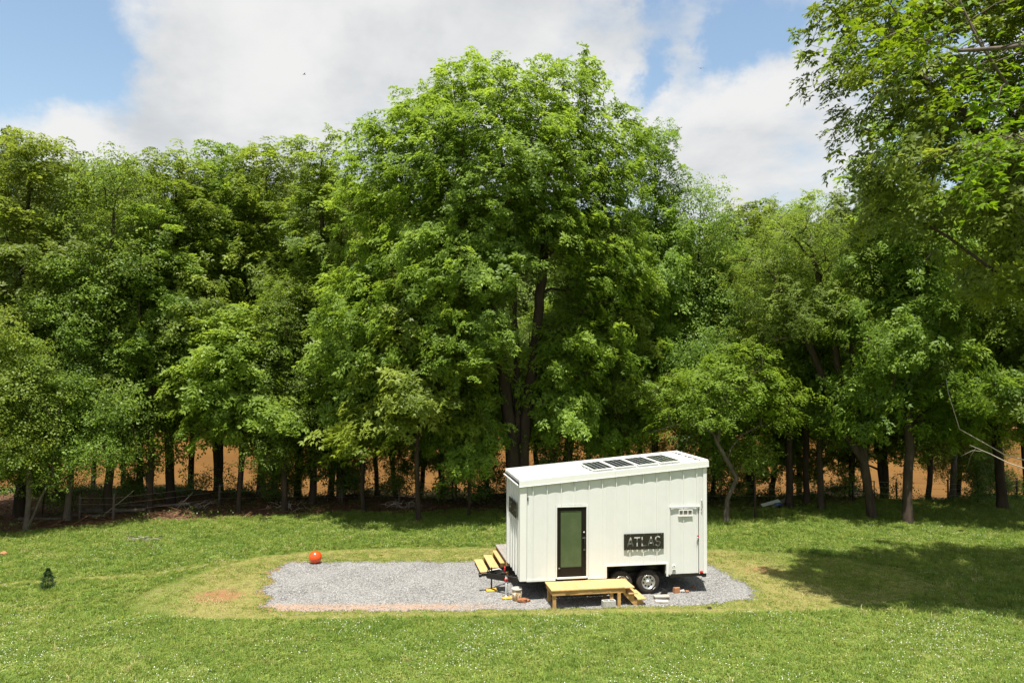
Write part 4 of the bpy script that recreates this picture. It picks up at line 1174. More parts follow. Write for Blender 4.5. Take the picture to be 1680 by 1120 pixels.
fr_box('rail', D0+.127, D1-.157, .0, .033, DZ0+.04, DZ0+.34, M['door'], dr, .004)
fr_box('glass', D0+.126, D1-.156, .016, .030, DZ0+.341, DZ1-.126, M['glass'], dr)
fr_box('sill', D0, D1, -.05, .033, DZ0-.01, DZ0+.035, M['white_trim'], dr)
MB().tube([(D1-.075, -.002, 1.95), (D1-.075, -.05, 1.93), (D1-.075, -.055, 1.72), (D1-.075, -.05, 1.52), (D1-.075, -.002, 1.50)], .014, 8).build('handle', M['black'], dr, True)
MB().lathe([(0, -.03), (.022, -.03), (.026, 0), (.026, .01)], 12, 'y', (D1-.075, 0, 2.08)).build('lock', M['steel'], dr, True)
fr_box('latch', D1-.13, D1-.04, -.045, -.03, 1.90, 1.92, M['steel'], dr)
fr_box('latch', D1-.10, D1-.05, -.06, -.045, 1.535, 1.56, M['steel'], dr)
fr_box('door_stop', D0+.05, D0+.10, -.03, -.001, DZ0+.30, DZ0+.335, M['steel'], dr)

# storage hatch
ht = empty('storage_hatch'); ht.parent = T
H0, H1, HZ1 = 4.88, 5.845, 2.775
for a, b in ((H0, 5.33), (5.33, 5.78), (5.78, H1)):
    bowed_panel(a+.002, b-.002, ZB-.01, a, b, .012, 'hatch_panel', zt=lambda u: HZ1-.01, parent=ht)
for s_ in (5.33, 5.78): MB().box(s_-.008, s_+.008, -.02, .011, ZB-.005, HZ1-.012).build('seam_rib', M['white_trim'], ht)
fr_box('frame', H0-.035, H0-.008, -.032, .03, ZB-.03, HZ1+.03, M['white_trim'], ht)
fr_box('frame', H1+.004, H1+.028, -.030, .03, ZB-.03, HZ1+.03, M['white_trim'], ht)
fr_box('frame', H0-.035, H1+.028, -.066, -.033, HZ1+.0, HZ1+.034, M['white_trim'], ht)
fr_box('hinge_gap_shade', H0-.0075, H0+.0015, -.020, .012, ZB, HZ1-.01, M['dark'], ht)  # solid dark strip painted in for the shade of the hinge-side gap
vt = fr_box('vent', 5.15, 5.62, -.05, -.002, 2.665, 2.70, M['white_trim'], ht)
for a in (5.15, 5.29, 5.45, 5.595): fr_box('vent_bar', a, a+.025, -.05, -.002, 2.515, 2.664, M['white_trim'], vt)
fr_box('vent_sill', 5.14, 5.63, -.052, -.002, 2.48, 2.514, M['white_trim'], vt)
fr_box('vent_back', 5.176, 5.594, -.02, -.003, 2.515, 2.664, M['wood_grey'], vt)
fr_box('closing_gap_shade', H1-.001, H1+.0025, -.014, .012, ZB, HZ1-.01, M['dark'], ht)  # thin dark strip stands in for shade where the hatch closes
fr_box('top_gap_shade', H0, H1, -.030, -.012, HZ1-.016, HZ1-.002, M['dark'], ht)  # dark bar drawn as the shade line under the top frame
hd = MB().tube([(5.805, -.02, 1.83), (5.80, -.05, 1.76), (5.775, -.04, 1.70), (5.765, -.05, 1.60)], .012, 6).build('handle', M['steel'], ht, True)
fr_box('handle_latch', 5.785, 5.83, -.04, -.02, 1.80, 1.86, M['red'], hd)
pl_ = MB().lathe([(0, -.02), (.055, -.02), (.06, 0)], 14, 'y', (4.995, -.004, .90)).build('socket_plate', M['white_trim'], ht)
fr_box('socket_cover', 4.93, 5.06, -.022, -.004, .745, .835, M['white_trim'], ht)
MB().lathe([(0, -.012), (.02, -.012), (.02, 0)], 10, 'y', (4.995, -.016, .90)).build('socket', M['black'], pl_)
MB().box(4.95, 4.99, -.03, -.021, .755, .79).box(5.0, 5.04, -.03, -.021, .755, .79).build('socket', M['black'], pl_)

# wall fittings
fr_box('reflector', 5.86, 5.965, -.045, -.019, ZB+.0, ZB+.055, M['red'], T)
MB().tube([(5.93, -.02, 3.02), (5.945, -.055, 2.95), (5.945, -.06, 2.75), (5.93, -.02, 2.66)], .012, 6).build('grab_bar', M['steel'], T, True)
fr_box('hinge', .20, .235, -.03, -.01, 3.1, 3.22, M['dark'], T)
MB().tube([(6.11, .3, 2.47), (6.24, .3, 2.47), (6.24, .3, 2.44)], .02, 8).build('drain_spout', M['white_trim'], T, True)

# name signs, letters cut through the plate
def cut_sign(name, w, h, thick=.006):
    """plate with the word cut through it, every stroke a bar"""
    lw_, H_ = .037, h*.58
    cb = MB()
    def bar(x0, y0, x1, y1):
        d = Vector((x1-x0, y1-y0, 0)); n_ = Vector((-d.y, d.x, 0)).normalized()*lw_/2
        a, b_ = Vector((x0, y0, 0)), Vector((x1, y1, 0))
        vs = [q_ + Vector((0, 0, z)) for z in (-.05, .05) for q_ in (a-n_, b_-n_, b_+n_, a+n_)]
        cb.add(vs, [(3, 2, 1, 0), (4, 5, 6, 7), (0, 1, 5, 4), (1, 2, 6, 5), (2, 3, 7, 6), (3, 0, 4, 7)])
    y0, y1 = -H_/2, H_/2
    def A_(x): bar(x-.095, y0, x+.004, y1); bar(x+.095, y0, x-.004, y1+.0008); bar(x-.055, y0+H_*.32, x+.055, y0+H_*.32)
    def T_(x): bar(x, y0, x, y1-.001); bar(x-.10, y1-lw_/2, x+.10, y1-lw_/2)
    def L_(x): bar(x-.06, y0, x-.06, y1); bar(x-.06, y0+lw_/2, x+.085, y0+lw_/2+.0006)
    def S_(x):
        R_ = H_/4 + .004; pts = []
        for k in range(9): a = math.radians(35 + k*29.4); pts.append((x + .078*math.cos(a), R_*math.sin(a) + H_/4 - .004))
        for k in range(1, 9): a = math.radians(90 - k*29.4); pts.append((x + .078*math.cos(a), R_*math.sin(a) - H_/4 + .004))
        for p_, q_ in zip(pts[:-1], pts[1:]):
            ex = (q_[0]-p_[0])*.12; ey = (q_[1]-p_[1])*.12
            bar(p_[0]-ex, p_[1]-ey, q_[0]+ex, q_[1]+ey)
    A_(-.45); T_(-.225); L_(0.0); A_(.235); S_(.465)
    cutter = cb.build('cutter', M['sign'])
    pb = MB().box(-w/2, w/2, -h/2, h/2, -thick/2, thick/2).build(name, M['sign'])
    md = pb.modifiers.new('cut', 'BOOLEAN'); md.object = cutter; md.operation = 'DIFFERENCE'; md.solver = 'EXACT'; md.use_self = True
    bpy.context.view_layer.update()
    dg = bpy.context.evaluated_depsgraph_get()
    res = bpy.data.meshes.new_from_object(pb.evaluated_get(dg))
    bpy.data.objects.remove(cutter); bpy.data.objects.remove(pb)
    res.name = name
    o = bpy.data.objects.new(name, res); COL.objects.link(o)
    return o
sg = cut_sign('name_sign', 1.33, .50)
sg.parent = T; sg.location = (3.975, -.052, 1.735); sg.rotation_euler = (PI/2, 0, 0)
tag(sg, 'dark plate with ATLAS cut through it on the long side')
for a in (-.585, -.455+.0, .0, .455, .585):
    for b in (-.22, .22):
        if abs(a) > .5 and b > 0 and False: continue
        MB().lathe([(0, .006), (.010, .006), (.010, -.03)], 8, 'z', (a, b, 0)).build('standoff', M['steel'], sg)
sg2 = cut_sign('name_sign', 1.33, .50)
sg2.parent = T; sg2.location = (-.055, 1.14, 2.71); sg2.rotation_euler = (PI/2, 0, -PI/2)
tag(sg2, 'dark plate with ATLAS cut through it on the hitch end')
for a in (-.45, 0, .45):
    MB().lathe([(0, .006), (.010, .006), (.010, -.03)], 8, 'z', (a, .22, 0)).build('standoff', M['steel'], sg2)

# chassis
ch = empty('chassis'); ch.parent = T
for v in (.42, 2.02): fr_box('beam', .05, 6.0, v-.04, v+.04, .50, .654, M['dark'], ch)
for u in (.08, 1.0, 2.0, 4.9, 5.9): fr_box('cross_member', u, u+.08, .06, 2.38, .55, .653, M['dark'], ch)
fr_box('side_rail', .0, 2.74, .02, .10, .57, .652, M['dark'], ch)
fr_box('side_rail', 4.80, 6.05, -.005, .10, .555, .652, M['black'], ch)
fr_box('rear_bumper', 5.98, 6.10, -.01, 2.45, .52, .64, M['black'], ch)
for a in (2.765, 4.68): fr_box('wheel_box_side', a, a+.05, .036, .55, .62, .975, M['black'], ch)
fr_box('wheel_box_back', 2.82, 4.675, .50, .55, .50, .975, M['black'], ch)
fr_box('wheel_box_top', 2.82, 4.675, .036, .50, .955, .975, M['black'], ch)
for u in (3.26, 4.17): MB().tube([(u, .12, .40), (u, 2.32, .40)], .04, 8).build('axle', M['dark'], ch)
fr_box('plate_frame', 5.62, 5.95, 1.0, 1.3, .40, .50, M['dark'], ch)
fr_box('plate', 5.25, 5.75, .9, .91, .42, .52, M['dark'], ch)

# wheels
WR = .382
tprof = [(.215, .015), (.225, .0), (.275, -.012), (.342, -.006), (.370, .012), (WR, .035), (WR, .18), (.370, .20), (.33, .212), (.22, .205)]
tm_ = MB().lathe(tprof, 40, 'y').build('tyre', M['rubber'], smooth=True)
lg = MB()
for k in range(40):
    a = k*2*PI/40
    R_ = Matrix.Rotation(a, 4, 'Y')
    lg.box(-.012, .012, .04, .175, WR-.002, WR+.006, rot=R_)
lg = lg.build('tread', M['rubber'])
rm = MB().lathe([(.222, .0), (.228, -.010), (.216, -.014), (.205, .0), (.198, .03), (.155, .045), (.085, .03), (.07, .018), (.058, .012), (.05, -.012), (.034, -.022), (0, -.024)], 40, 'y').build('rim', M['rim'], smooth=True)
holes = MB()
for k in range(8):
    a = k*PI/4 + .2
    c_, s_ = math.cos(a), math.sin(a)
    holes.lathe([(0, .028), (.028, .028), (.028, .060)], 10, 'y', (.143*c_, 0, .143*s_))
hm = holes.build('rim_hole', M['black'])
bolts = MB()
for k in range(5):
    a = k*2*PI/5
    bolts.lathe([(0, -.005), (.010, -.005), (.012, .02)], 6, 'y', (.057*math.cos(a)*1.25, 0, .057*math.sin(a)*1.25))
bm_ = bolts.build('wheel_nuts', M['steel'])
weight = MB().box(.268, .282, -.016, -.008, -.05, .05).build('tyre_mark', M['pvc'])
first = True
for u, v, flip in ((4.17, .085, 0), (3.26, .085, 0), (4.17, 2.36, 1), (3.26, 2.36, 1)):
    w = empty('wheel', (u, v, WR+.03), PI if flip else 0); w.parent = T; w.rotation_euler.y = u*1.7 if not flip else 0
    ty = tm_.copy() if not first else tm_; 
    if not first: COL.objects.link(ty)
    ty.parent = w
    for src in (lg, rm, hm, bm_, weight):
        c_ = src if first else src.copy()
        if not first: COL.objects.link(c_)
        c_.parent = w
    first = False

# tongue
tg = empty('tongue'); tg.parent = T; tg.scale = (.76, 1, 1)
for v0, sg_ in ((.42, 1), (2.02, -1)):
    p0, p1 = Vector((0.05, v0, .56)), Vector((-1.15, 1.22-sg_*.05, .56))
    d = (p1-p0); n_ = Vector((-d.y, d.x, 0)).normalized()*.032
    vs = [p + s1*n_ + Vector((0, 0, z)) for z in (-.10, .07) for p, s1 in ((p0, 1), (p1, 1), (p1, -1), (p0, -1))]
    MB().add(vs, [(3, 2, 1, 0), (4, 5, 6, 7), (0, 1, 5, 4), (1, 2, 6, 5), (2, 3, 7, 6), (3, 0, 4, 7)]).build('beam', M['black'], tg)
fr_box('cross_plate', -.75, -.35, .95, 1.49, .56, .63, M['black'], tg)
MB().box(-1.42, -1.02, 1.16, 1.28, .53, .63).box(-1.50, -1.38, 1.14, 1.30, .50, .60).build('coupler', M['black'], tg, bevel=.01)
MB().tube([(-1.15, 1.22, .62), (-1.1, 1.22, .75), (-1.0, 1.22, .66)], .02, 6).build('coupler_latch', M['black'], tg)
MB().tube([(-.95, 1.22, .10), (-.95, 1.22, .78)], .035, 10).build('jack_post', M['black'], tg)
MB().tube([(-.5, 1.30, .66), (-.62, 1.25, .72), (-.9, 1.22, .70), (-1.05, 1.22, .68)], .018, 6).build('cable', M['pvc'], tg, True)
MB().tube([(-.3, .8, .66), (-.6, .95, .70), (-.9, 1.05, .66)], .016, 6).build('cable', M['black'], tg, True)
MB().lathe([(0, .80), (.028, .80), (.032, .75), (0.032, .68)], 12, 'z', (-.35, 1.35, -.04)).build('red_cap', M['red'], tg, True)

def LW(u, v, z=0):
    return (TX + u*math.cos(TA) - v*math.sin(TA), TY + u*math.sin(TA) + v*math.cos(TA), z)
ZG = .035
# levelling pad under the hitch jack and the near stabiliser jack
t_ = empty('levelling_pad', LW(-.72, 1.22, ZG), TA, label='yellow plastic levelling pad under the hitch jack', cat='levelling pad', group='yellow pads under the jacks')
MB().box(-.17, .17, -.13, .13, 0, .05).build('pad', M['yellow'], t_, bevel=.01)
MB().box(-.10, .10, -.08, .08, .05, .075).build('top', M['yellow'], t_, bevel=.01)
t_ = empty('jack_stand', LW(-.36, .52, ZG), TA, label='silver screw jack stand with a red collar beside the tan bucket', cat='jack stand')
MB().lathe([(0, 0), (.13, 0), (.13, .012), (.05, .03), (.035, .05), (.035, .62), (0, .62)], 14).build('post', M['steel'], t_, True)
MB().lathe([(.032, .50), (.055, .50), (.055, .57), (.032, .57)], 14).build('collar', M['red'], t_, True)
MB().box(-.012, .012, -.16, .16, .60, .622).build('handle', M['steel'], t_)
t_ = empty('levelling_pad', LW(-.36, .34, ZG), TA, label='yellow plastic pad at the foot of the silver jack stand', cat='levelling pad', group='yellow pads under the jacks')
MB().box(-.15, .15, -.07, .07, 0, .04).build('pad', M['yellow'], t_, bevel=.01)
MB().box(-.03, .03, -.05, .05, .04, .055).build('grip', M['yellow'], t_, bevel=.005)
# bucket and rocks
t_ = empty('bucket', LW(-.08, .16, ZG), TA, label='tan plastic bucket with a pale rim under the corner of the house', cat='bucket')
MB().lathe([(0, 0), (.135, 0), (.14, .01), (.155, .34), (.15, .34), (.13, .02)], 24).build('body', M['bucket'], t_, True)
MB().lathe([(.156, .31), (.168, .315), (.168, .36), (.15, .372), (.15, .35)], 24).build('rim', M['paver'], t_, True)
MB().lathe([(0, .352), (.12, .352), (.149, .350)], 24).build('lid', M['paver'], t_, True)
MB().tube([(-.165, 0, .33), (-.17, -.06, .22), (0, -.178, .15), (.17, -.06, .22), (.165, 0, .33)], .004, 4).build('handle', M['steel'], t_)
def rock(name, mtl, loc, s, label, cat='rock', seed=1, group=None, cubes=False):
    r_ = random.Random(seed); bm = bmesh.new()
    bmesh.ops.create_icosphere(bm, subdivisions=2, radius=1)
    off = Vector((r_.uniform(0, 9), r_.uniform(0, 9), r_.uniform(0, 9)))
    from mathutils import noise
    for v in bm.verts:
        n_ = noise.noise(v.co*1.3 + off)
        v.co = v.co*(1 + .45*n_)
        v.co = Vector((v.co.x*s[0], v.co.y*s[1], max(-s[2]*.3, v.co.z*s[2])))
    me = bpy.data.meshes.new(name); bm.to_mesh(me); bm.free(); me.materials.append(mtl)
    o = bpy.data.objects.new(name, me); COL.objects.link(o); o.location = loc
    return tag(o, label, cat, group)
rock('rock', M['red_clay_rock'], LW(.04, -.08, ZG+.04), (.17, .10, .10), 'lump of red clay rock in front of the bucket', seed=4)
rock('rock', M['red_clay_rock'], LW(.2, -.05, ZG+.03), (.10, .07, .06), 'smaller red clay lump to the right of the bucket', seed=7)

# concrete block, pavers, bricks, chock
def hollow_block(name, loc, rz_, label, dims=(.40, .19, .19)):
    t_ = empty(name, loc, rz_, label=label, cat='concrete block')
    a, b, c = dims
    MB().box(-a/2, a/2, -b/2, -b/2+.035, 0, c).build('face_shell', M['concrete'], t_, bevel=.006)
    MB().box(-a/2, a/2, b/2-.035, b/2, 0, c).build('face_shell', M['concrete'], t_, bevel=.006)
    for x in (-a/2+.018, 0, a/2-.018): MB().box(x-.017, x+.017, -b/2+.036, b/2-.036, 0, c).build('web', M['concrete'], t_)
    return t_
hollow_block('concrete_block', LW(2.52, -.98, .05), TA+.05, 'grey concrete block lying under the front edge of the wooden deck')
for k, (u, v, z, w, rz_) in enumerate(((4.42, -.42, ZG, 0.30, .1), (4.40, -.46, ZG+.055, .30, -.05))):
    o = MB().box(-.24, .24, -.10, .10, 0, .05).build('paver', M['paver'], bevel=.006)
    o.location = LW(u, v, z); o.rotation_euler = (0, 0, TA+rz_)
    tag(o, ['bottom slab of the two stacked tan pavers in front of the rear wheel', 'top slab of the two stacked tan pavers in front of the rear wheel'][k], 'paver')
o = MB().box(-.20, .20, -.10, .10, 0, .05).build('paver', M['paver'], bevel=.006); o.location = LW(4.28, -.78, ZG); o.rotation_euler = (0, 0, TA-.25)
tag(o, 'single flat tan paver at the foot of the deck steps', 'paver')
o = MB().prism([(-.11, 0), (.11, 0), (.02, .16), (-.03, .16)], 'y', -.05, .05).build('wheel_chock', M['dark'], bevel=.006); o.location = LW(4.66, -.02, ZG); o.rotation_euler = (0, 0, TA)
tag(o, 'black wheel chock against the rear tyre', 'wheel chock')
o = MB().box(-.10, .10, -.07, .07, 0, .17).build('brick', M['brick'], bevel=.01); o.location = LW(5.12, .10, ZG); o.rotation_euler = (0, 0, TA+.3)
tag(o, 'upright orange-brown brick in the shade behind the rear tyre', 'brick')
rock('rock', M['paver'], LW(5.33, .12, ZG+.03), (.09, .06, .06), 'pale tan stone beside the upright brick', seed=11)
rock('rock', M['brick'], LW(5.48, .08, ZG+.02), (.07, .05, .045), 'small orange stone to the right of the pale one', seed=12)
rock('rock', M['red_clay_rock'], LW(5.85, .45, ZG+.03), (.06, .05, .05), 'yellowish stone in the shadow beneath the right end of the house', seed=14)

# front deck
DK = empty('wooden_deck', LW(0, 0, 0), TA, label='low yellow pine deck with side steps at the glazed door', cat='deck')
u0, u1, v0, v1, zt_ = .76, 3.02, -.95, -.035, .60
nb = 16; bwid = (u1-u0)/nb
rdk = random.Random(8)
for k in range(nb):
    d_ = rdk.uniform(-.008, .012)
    MB().box(u0+k*bwid+.0006, u0+(k+1)*bwid-.0006, v0-d_, v1, zt_-.035, zt_+rdk.uniform(-.002, .002)).build('deck_board', M['wood'], DK, bevel=.003)
MB().box(u0+.03, u1-.02, v0+.03, v0+.068, .425, .563).build('rim_joist', M['wood_dark'], DK, bevel=.003)
MB().box(u0+.03, u1-.02, v1-.05, v1-.012, .425, .563).build('rim_joist', M['wood_dark'], DK, bevel=.003)
MB().box(u0+.03, u0+.068, v0+.07, v1-.052, .425, .563).build('side_joist', M['wood_dark'], DK, bevel=.003)
MB().box(u1-.058, u1-.02, v0+.07, v1-.052, .425, .563).build('side_joist', M['wood_dark'], DK, bevel=.003)
for a, b in ((.82, v0+.07), (2.60, v0+.07), (.82, v1-.15), (2.60, v1-.15)):
    MB().box(a, a+.10, b, b+.09, 0, .424).build('leg', M['wood_dark'], DK, bevel=.003)
MB().box(2.82, 2.92, v0+.02, v0+.11, 0, .424).build('leg', M['wood_dark'], DK, bevel=.003)
# steps on its right side
sp_ = empty('side_steps'); sp_.parent = DK
for vv in (v0+.06, -.55, v1-.08):
    MB().prism([(3.005, .424), (3.005, .563), (3.07, .563), (3.09, .375), (3.36, .375), (3.36, .19), (3.60, .19), (3.66, .06), (3.49, .03), (3.34, .03), (3.04, .36)], 'y', vv, vv+.04).build('stringer', M['wood_dark'], sp_, bevel=.002)
MB().box(3.025, 3.34, v0-.02, v1, zt_-.038, zt_-.004).build('tread', M['wood'], sp_, bevel=.003)
for a, z in ((3.16, .395), (3.44, .21)):
    for j in range(2):
        MB().box(a+j*.145, a+j*.145+.14, v0-.01, v1+.02, z-.02, z+.018).build('tread', M['wood'], sp_, bevel=.003)

# rear deck and steps beyond the hitch end
RD = empty('rear_deck', LW(0, 0, 0), TA, label='second wooden deck behind the house with three treads stepping down to the left', cat='deck')
for k in range(14):
    MB().box(-.02+k*.145, .12+k*.145, 2.62, 4.95, .60, .636).build('deck_board', M['wood_grey'], RD, bevel=.003)
for a, b in ((.0, 2.7), (.0, 4.8), (1.9, 2.7), (1.9, 4.8)): MB().box(a, a+.09, b, b+.09, 0, .598).build('leg', M['wood_dark'], RD)
MB().box(0, 1.98, 4.90, 4.94, .45, .598).build('rim_joist', M['wood_dark'], RD)
MB().box(0, 1.98, 2.63, 2.67, .45, .598).build('rim_joist', M['wood_dark'], RD)
for j, (a, z) in enumerate(((-.16, .47), (-.50, .32), (-.84, .17))):
    for q_ in range(2):
        MB().box(a+q_*.152, a+q_*.152+.149, 2.95, 4.72, z-.035, z).build('tread', M['wood'], RD, bevel=.004)
    MB().box(a+.02, a+.28, 2.99, 3.03, 0.0, z-.036).build('step_support', M['wood_dark'], RD)
    MB().box(a+.02, a+.28, 4.64, 4.68, 0.0, z-.036).build('step_support', M['wood_dark'], RD)
    MB().box(a+.25, a+.288, 3.04, 4.63, max(.01, z-.17), z-.036).build('riser', M['wood_dark'], RD)

# ------------------------------------------------------------------ lawn things
bm = bmesh.new(); bmesh.ops.create_uvsphere(bm, u_segments=48, v_segments=32, radius=.235)
for f_ in bm.faces: f_.smooth = True
me = bpy.data.meshes.new('gazing_ball'); bm.to_mesh(me); bm.free(); me.materials.append(M['orange'])
o = bpy.data.objects.new('ball', me); COL.objects.link(o); o.location = (-7.18, 27.85, float(gz(-7.18, 27.85))+.245)
tag(o, 'shiny orange ball resting at the far left corner of the gravel', 'ball')

sx_, sy_ = -14.9, 24.45
t_ = empty('spruce_sapling', (sx_, sy_, float(gz(sx_, sy_))), 0, label='tiny dark spruce tree standing alone on the mown strip at left', cat='tree')
MB().tube([(0, 0, 0), (.01, 0, .3), (0, 0, .66)], [.018, .013, .004], 6).build('trunk', M['bark'], t_)
rs = np.random.default_rng(4); vs = []; tn = []
for k in range(3200):
    h = rs.uniform(.07, .68)**1.0
    R_ = .27*(1-h/.70)**.8*(1 + .28*math.sin(h*38))*rs.uniform(.45, 1.05)
    a = rs.uniform(0, 2*PI); c_ = np.array([R_*math.cos(a), R_*math.sin(a), h-.10*R_])
    d = unit(np.array([math.cos(a), math.sin(a), .15]) + rs.normal(0, .35, 3)); w = unit(np.cross(d, rs.normal(size=3)))
    l_ = .045
    vs += [c_, c_+d*l_*.5+w*.006, c_+d*l_, c_+d*l_*.5-w*.006]; tn += [rs.uniform(0, 1)]*4
link('crown', fast_mesh('spruce_crown', np.array(vs), np.arange(len(vs)).reshape(-1, 4), tn, M['needle']), t_)

# burnt patch of sticks in the lawn
ax_, ay_ = -15.2, 31.4
t_ = empty('ash_heap', (ax_, ay_, float(gz(ax_, ay_))), .1, label='flat grey heap of burnt sticks and ash in the lawn on the left', cat='ash heap')
hp = MB(); pts_ = []
bm = bmesh.new(); bmesh.ops.create_circle(bm, cap_ends=True, radius=1, segments=24)
me = bpy.data.meshes.new('ash'); 
for v in bm.verts: v.co = Vector((v.co.x*.62*rdk.uniform(.8, 1.15), v.co.y*.30*rdk.uniform(.8, 1.15), .05))
bm.to_mesh(me); bm.free(); me.materials.append(M['ash']); link('ash', me, t_)
for k in range(26):
    a = rdk.uniform(0, PI); c_ = Vector((rdk.uniform(-.6, .6), rdk.uniform(-.25, .25), rdk.uniform(.05, .12))); l_ = rdk.uniform(.08, .30)
    d = Vector((math.cos(a)*l_, math.sin(a)*l_*.6, rdk.uniform(-.02, .04)))
    MB().tube([c_-d, c_+d], [.014, .009], 5).build('stick', [M['ash'], M['twig'], M['dark']][k % 3], t_)
rock('rock', M['brick'], (-19.2, 28.7, float(gz(-19.2, 28.7))+.05), (.17, .12, .12), 'pinkish stone in the grass near the left edge', seed=21)
rock('rock', M['dark'], (5.85, 22.35, float(gz(5.85, 22.35))+.03), (.07, .05, .05), 'small dark clod on the near right edge of the gravel', seed=22)

# junk pile behind the lawn, right of the house
jx, jy = 14.0, 39.6
t_ = empty('junk_pile', (jx, jy, float(gz(jx, jy))), .1, label='small junk pile of pale boards and blue plastic at the foot of the ivy trunk', cat='junk pile')
for k, (a, b, w, mm, rx, ry_) in enumerate(((-.45, 0, .5, 'pvc', .35, -.25), (.1, .1, .55, 'wood_grey', .4, -.3), (.45, .2, .5, 'brick', .3, -.2), (-.1, -.25, .5, 'blue_tarp', .2, .1), (.3, -.3, .35, 'dark', .1, .2))):
    o = MB().box(-w, w, -.13, .13, -.012, .012).build('board', M[mm], t_); o.location = (a, b, .22); o.rotation_euler = (rx, ry_, k*.3)

# fences: posts with wire along the bank
def fence(pts, label, plabel=None, h=1.15, wires=(.35, .7, 1.0), rad=.055, post_idx=None, mtl='bark_light'):
    x0_, y0_ = pts[0]
    t_ = empty('wire_fence', (0, 0, 0), 0, label=label, cat='fence')
    tops = []
    for k, (x, y) in enumerate(pts):
        z = float(gz(x, y)); hh = h*(1+.08*math.sin(k*2.3))
        MB().tube([(x, y, z-.1), (x+.02*math.sin(k), y, z+hh)], [rad, rad*.85], 8).build('post', M[mtl], t_, True)
        tops.append((x, y, z))
    for w in wires:
        MB().tube([(x, y-.06, z+w*(1+.04*math.sin(k*3))) for k, (x, y, z) in enumerate(tops)], .006, 4).build('wire', M['steel'], t_)
    return t_
fence([(-20.4, 35.8), (-18.7, 35.6), (-15.2, 39.4), (-11.9, 39.8), (-9.0, 40.3), (-6.0, 40.6), (-3.0, 41.0)], 'wire fence on wooden posts in the shade left of the house', rad=.07)
fence([(7.2, 41.0), (10.6, 41.2), (14.2, 41.6), (16.4, 41.8), (18.9, 42.2), (21.6, 42.4), (24.6, 42.6), (28.6, 42.8)], 'wire fence on dark posts behind the lawn on the right', mtl='bark')
# farm gate between trees on the right
gx, gy = 18.6, 41.2
t_ = empty('farm_gate', (gx, gy, float(gz(gx, gy))), .05, label='narrow tube gate by the leaning locust stems', cat='gate')
for x in (0, 1.2): MB().tube([(x, 0, 0), (x, 0, 1.15)], .03, 8).build('upright', M['dark'], t_)
for z in (.3, .6, .85, 1.12): MB().tube([(0, 0, z), (1.2, 0, z)], .018, 6).build('bar', M['dark'], t_)

# fallen logs, poles and brush on the left
def log(x, y, L_, r_, rz_, label, mtl='bark_light', tilt=0.0, zoff=0.0, cat='log', name='fallen_log'):
    z = float(gz(x, y))
    o = MB().tube([(-L_/2, 0, 0), (-L_*.2, .05*L_*.2, .01), (L_*.2, -.02*L_, 0), (L_/2, .01, .02)], [r_, r_*.95, r_*.85, r_*.6], 8).build(name, M[mtl], None, True)
    o.location = (x, y, z + r_*.8 + zoff); o.rotation_euler = (0, tilt, rz_)
    return tag(o, label, cat)
log(-19.6, 37.2, 3.2, .12, .05, 'long pale fallen log between the two leftmost fence posts')
log(-20.3, 36.2, 2.0, .09, -.12, 'short log lying just in front of the long pale one')
log(-21.9, 35.6, 2.4, .08, .1, 'thin log at the far left behind the bare lower trunk')
log(-18.3, 39.0, 3.4, .08, .12, 'weathered rail lying high behind the left fence posts')
log(-18.9, 36.4, 1.9, .02, .2, 'thin pale pole leaning on the second fence post from the left', 'twig', -.7, .62, 'pole', 'leaning_pole')
log(-16.5, 38.2, 1.2, .02, .2, 'short pale pole leaning in the dark wood left of the river gap', 'twig', -.8, .4, 'pole', 'leaning_pole')
log(-4.9, 39.0, 1.8, .05, .25, 'thin fallen branch in the brush left of the house')
def brush(x, y, seed, label, n=34, R=.9, h=.55):
    rb = random.Random(seed)
    mb = MB()
    for k in range(n):
        a = rb.uniform(0, 2*PI); c_ = Vector((rb.uniform(-R, R), rb.uniform(-R*.5, R*.5), rb.uniform(.03, h*.6))); l_ = rb.uniform(.2, .6)
        d = Vector((math.cos(a)*l_, math.sin(a)*l_*.6, rb.uniform(-.1, .3)))
        mb.tube([c_-d*.5, c_+Vector((rb.uniform(-.05, .05), 0, .05)), c_+d*.5], [.013, .010, .004], 4)
    o = mb.build('brush_pile', M['twig']); o.location = (x, y, float(gz(x, y)))
    return tag(o, label, 'brush pile', kind='stuff')
brush(-5.6, 38.8, 1, 'tangle of pale dead twigs in the shade left of the house')
brush(-11.5, 38.4, 2, 'tangle of dead twigs behind the lawn edge')
brush(-16.0, 38.4, 3, 'dead twigs and brush before the river gap')

# under-storey plants along the shaded edge: low weeds as one mass
rw = np.random.default_rng(9); pr_ = random.Random(9)
temps = [sprig_broad(pr_, 10, .22, .07) for _ in range(6)]
n = 2600
x = rw.uniform(-33, 33, n); e_ = np.interp(x, EX, EY); y = e_ + rw.uniform(0, 9, n)
dn = lumps(x, y, .7, 4) > .05
x, y = x[dn], y[dn]
P = np.stack([x, y, gz(x, y) + rw.uniform(.03, .45, len(x))], 1)
v, ow = place_templates(rw, temps, P, np.tile([0, 0, 1.], (len(P), 1)) + rw.normal(0, .3, (len(P), 3)), rw.uniform(.6, 1.3, len(P)))
me = fast_mesh('weeds', v, np.arange(len(v)).reshape(-1, 4), np.clip(rw.normal(.45, .2, len(v)//4), 0, 1).repeat(4), M['leaf_under'])
tag(link('weeds', me), 'low leafy weeds on the shaded forest floor', kind='stuff')
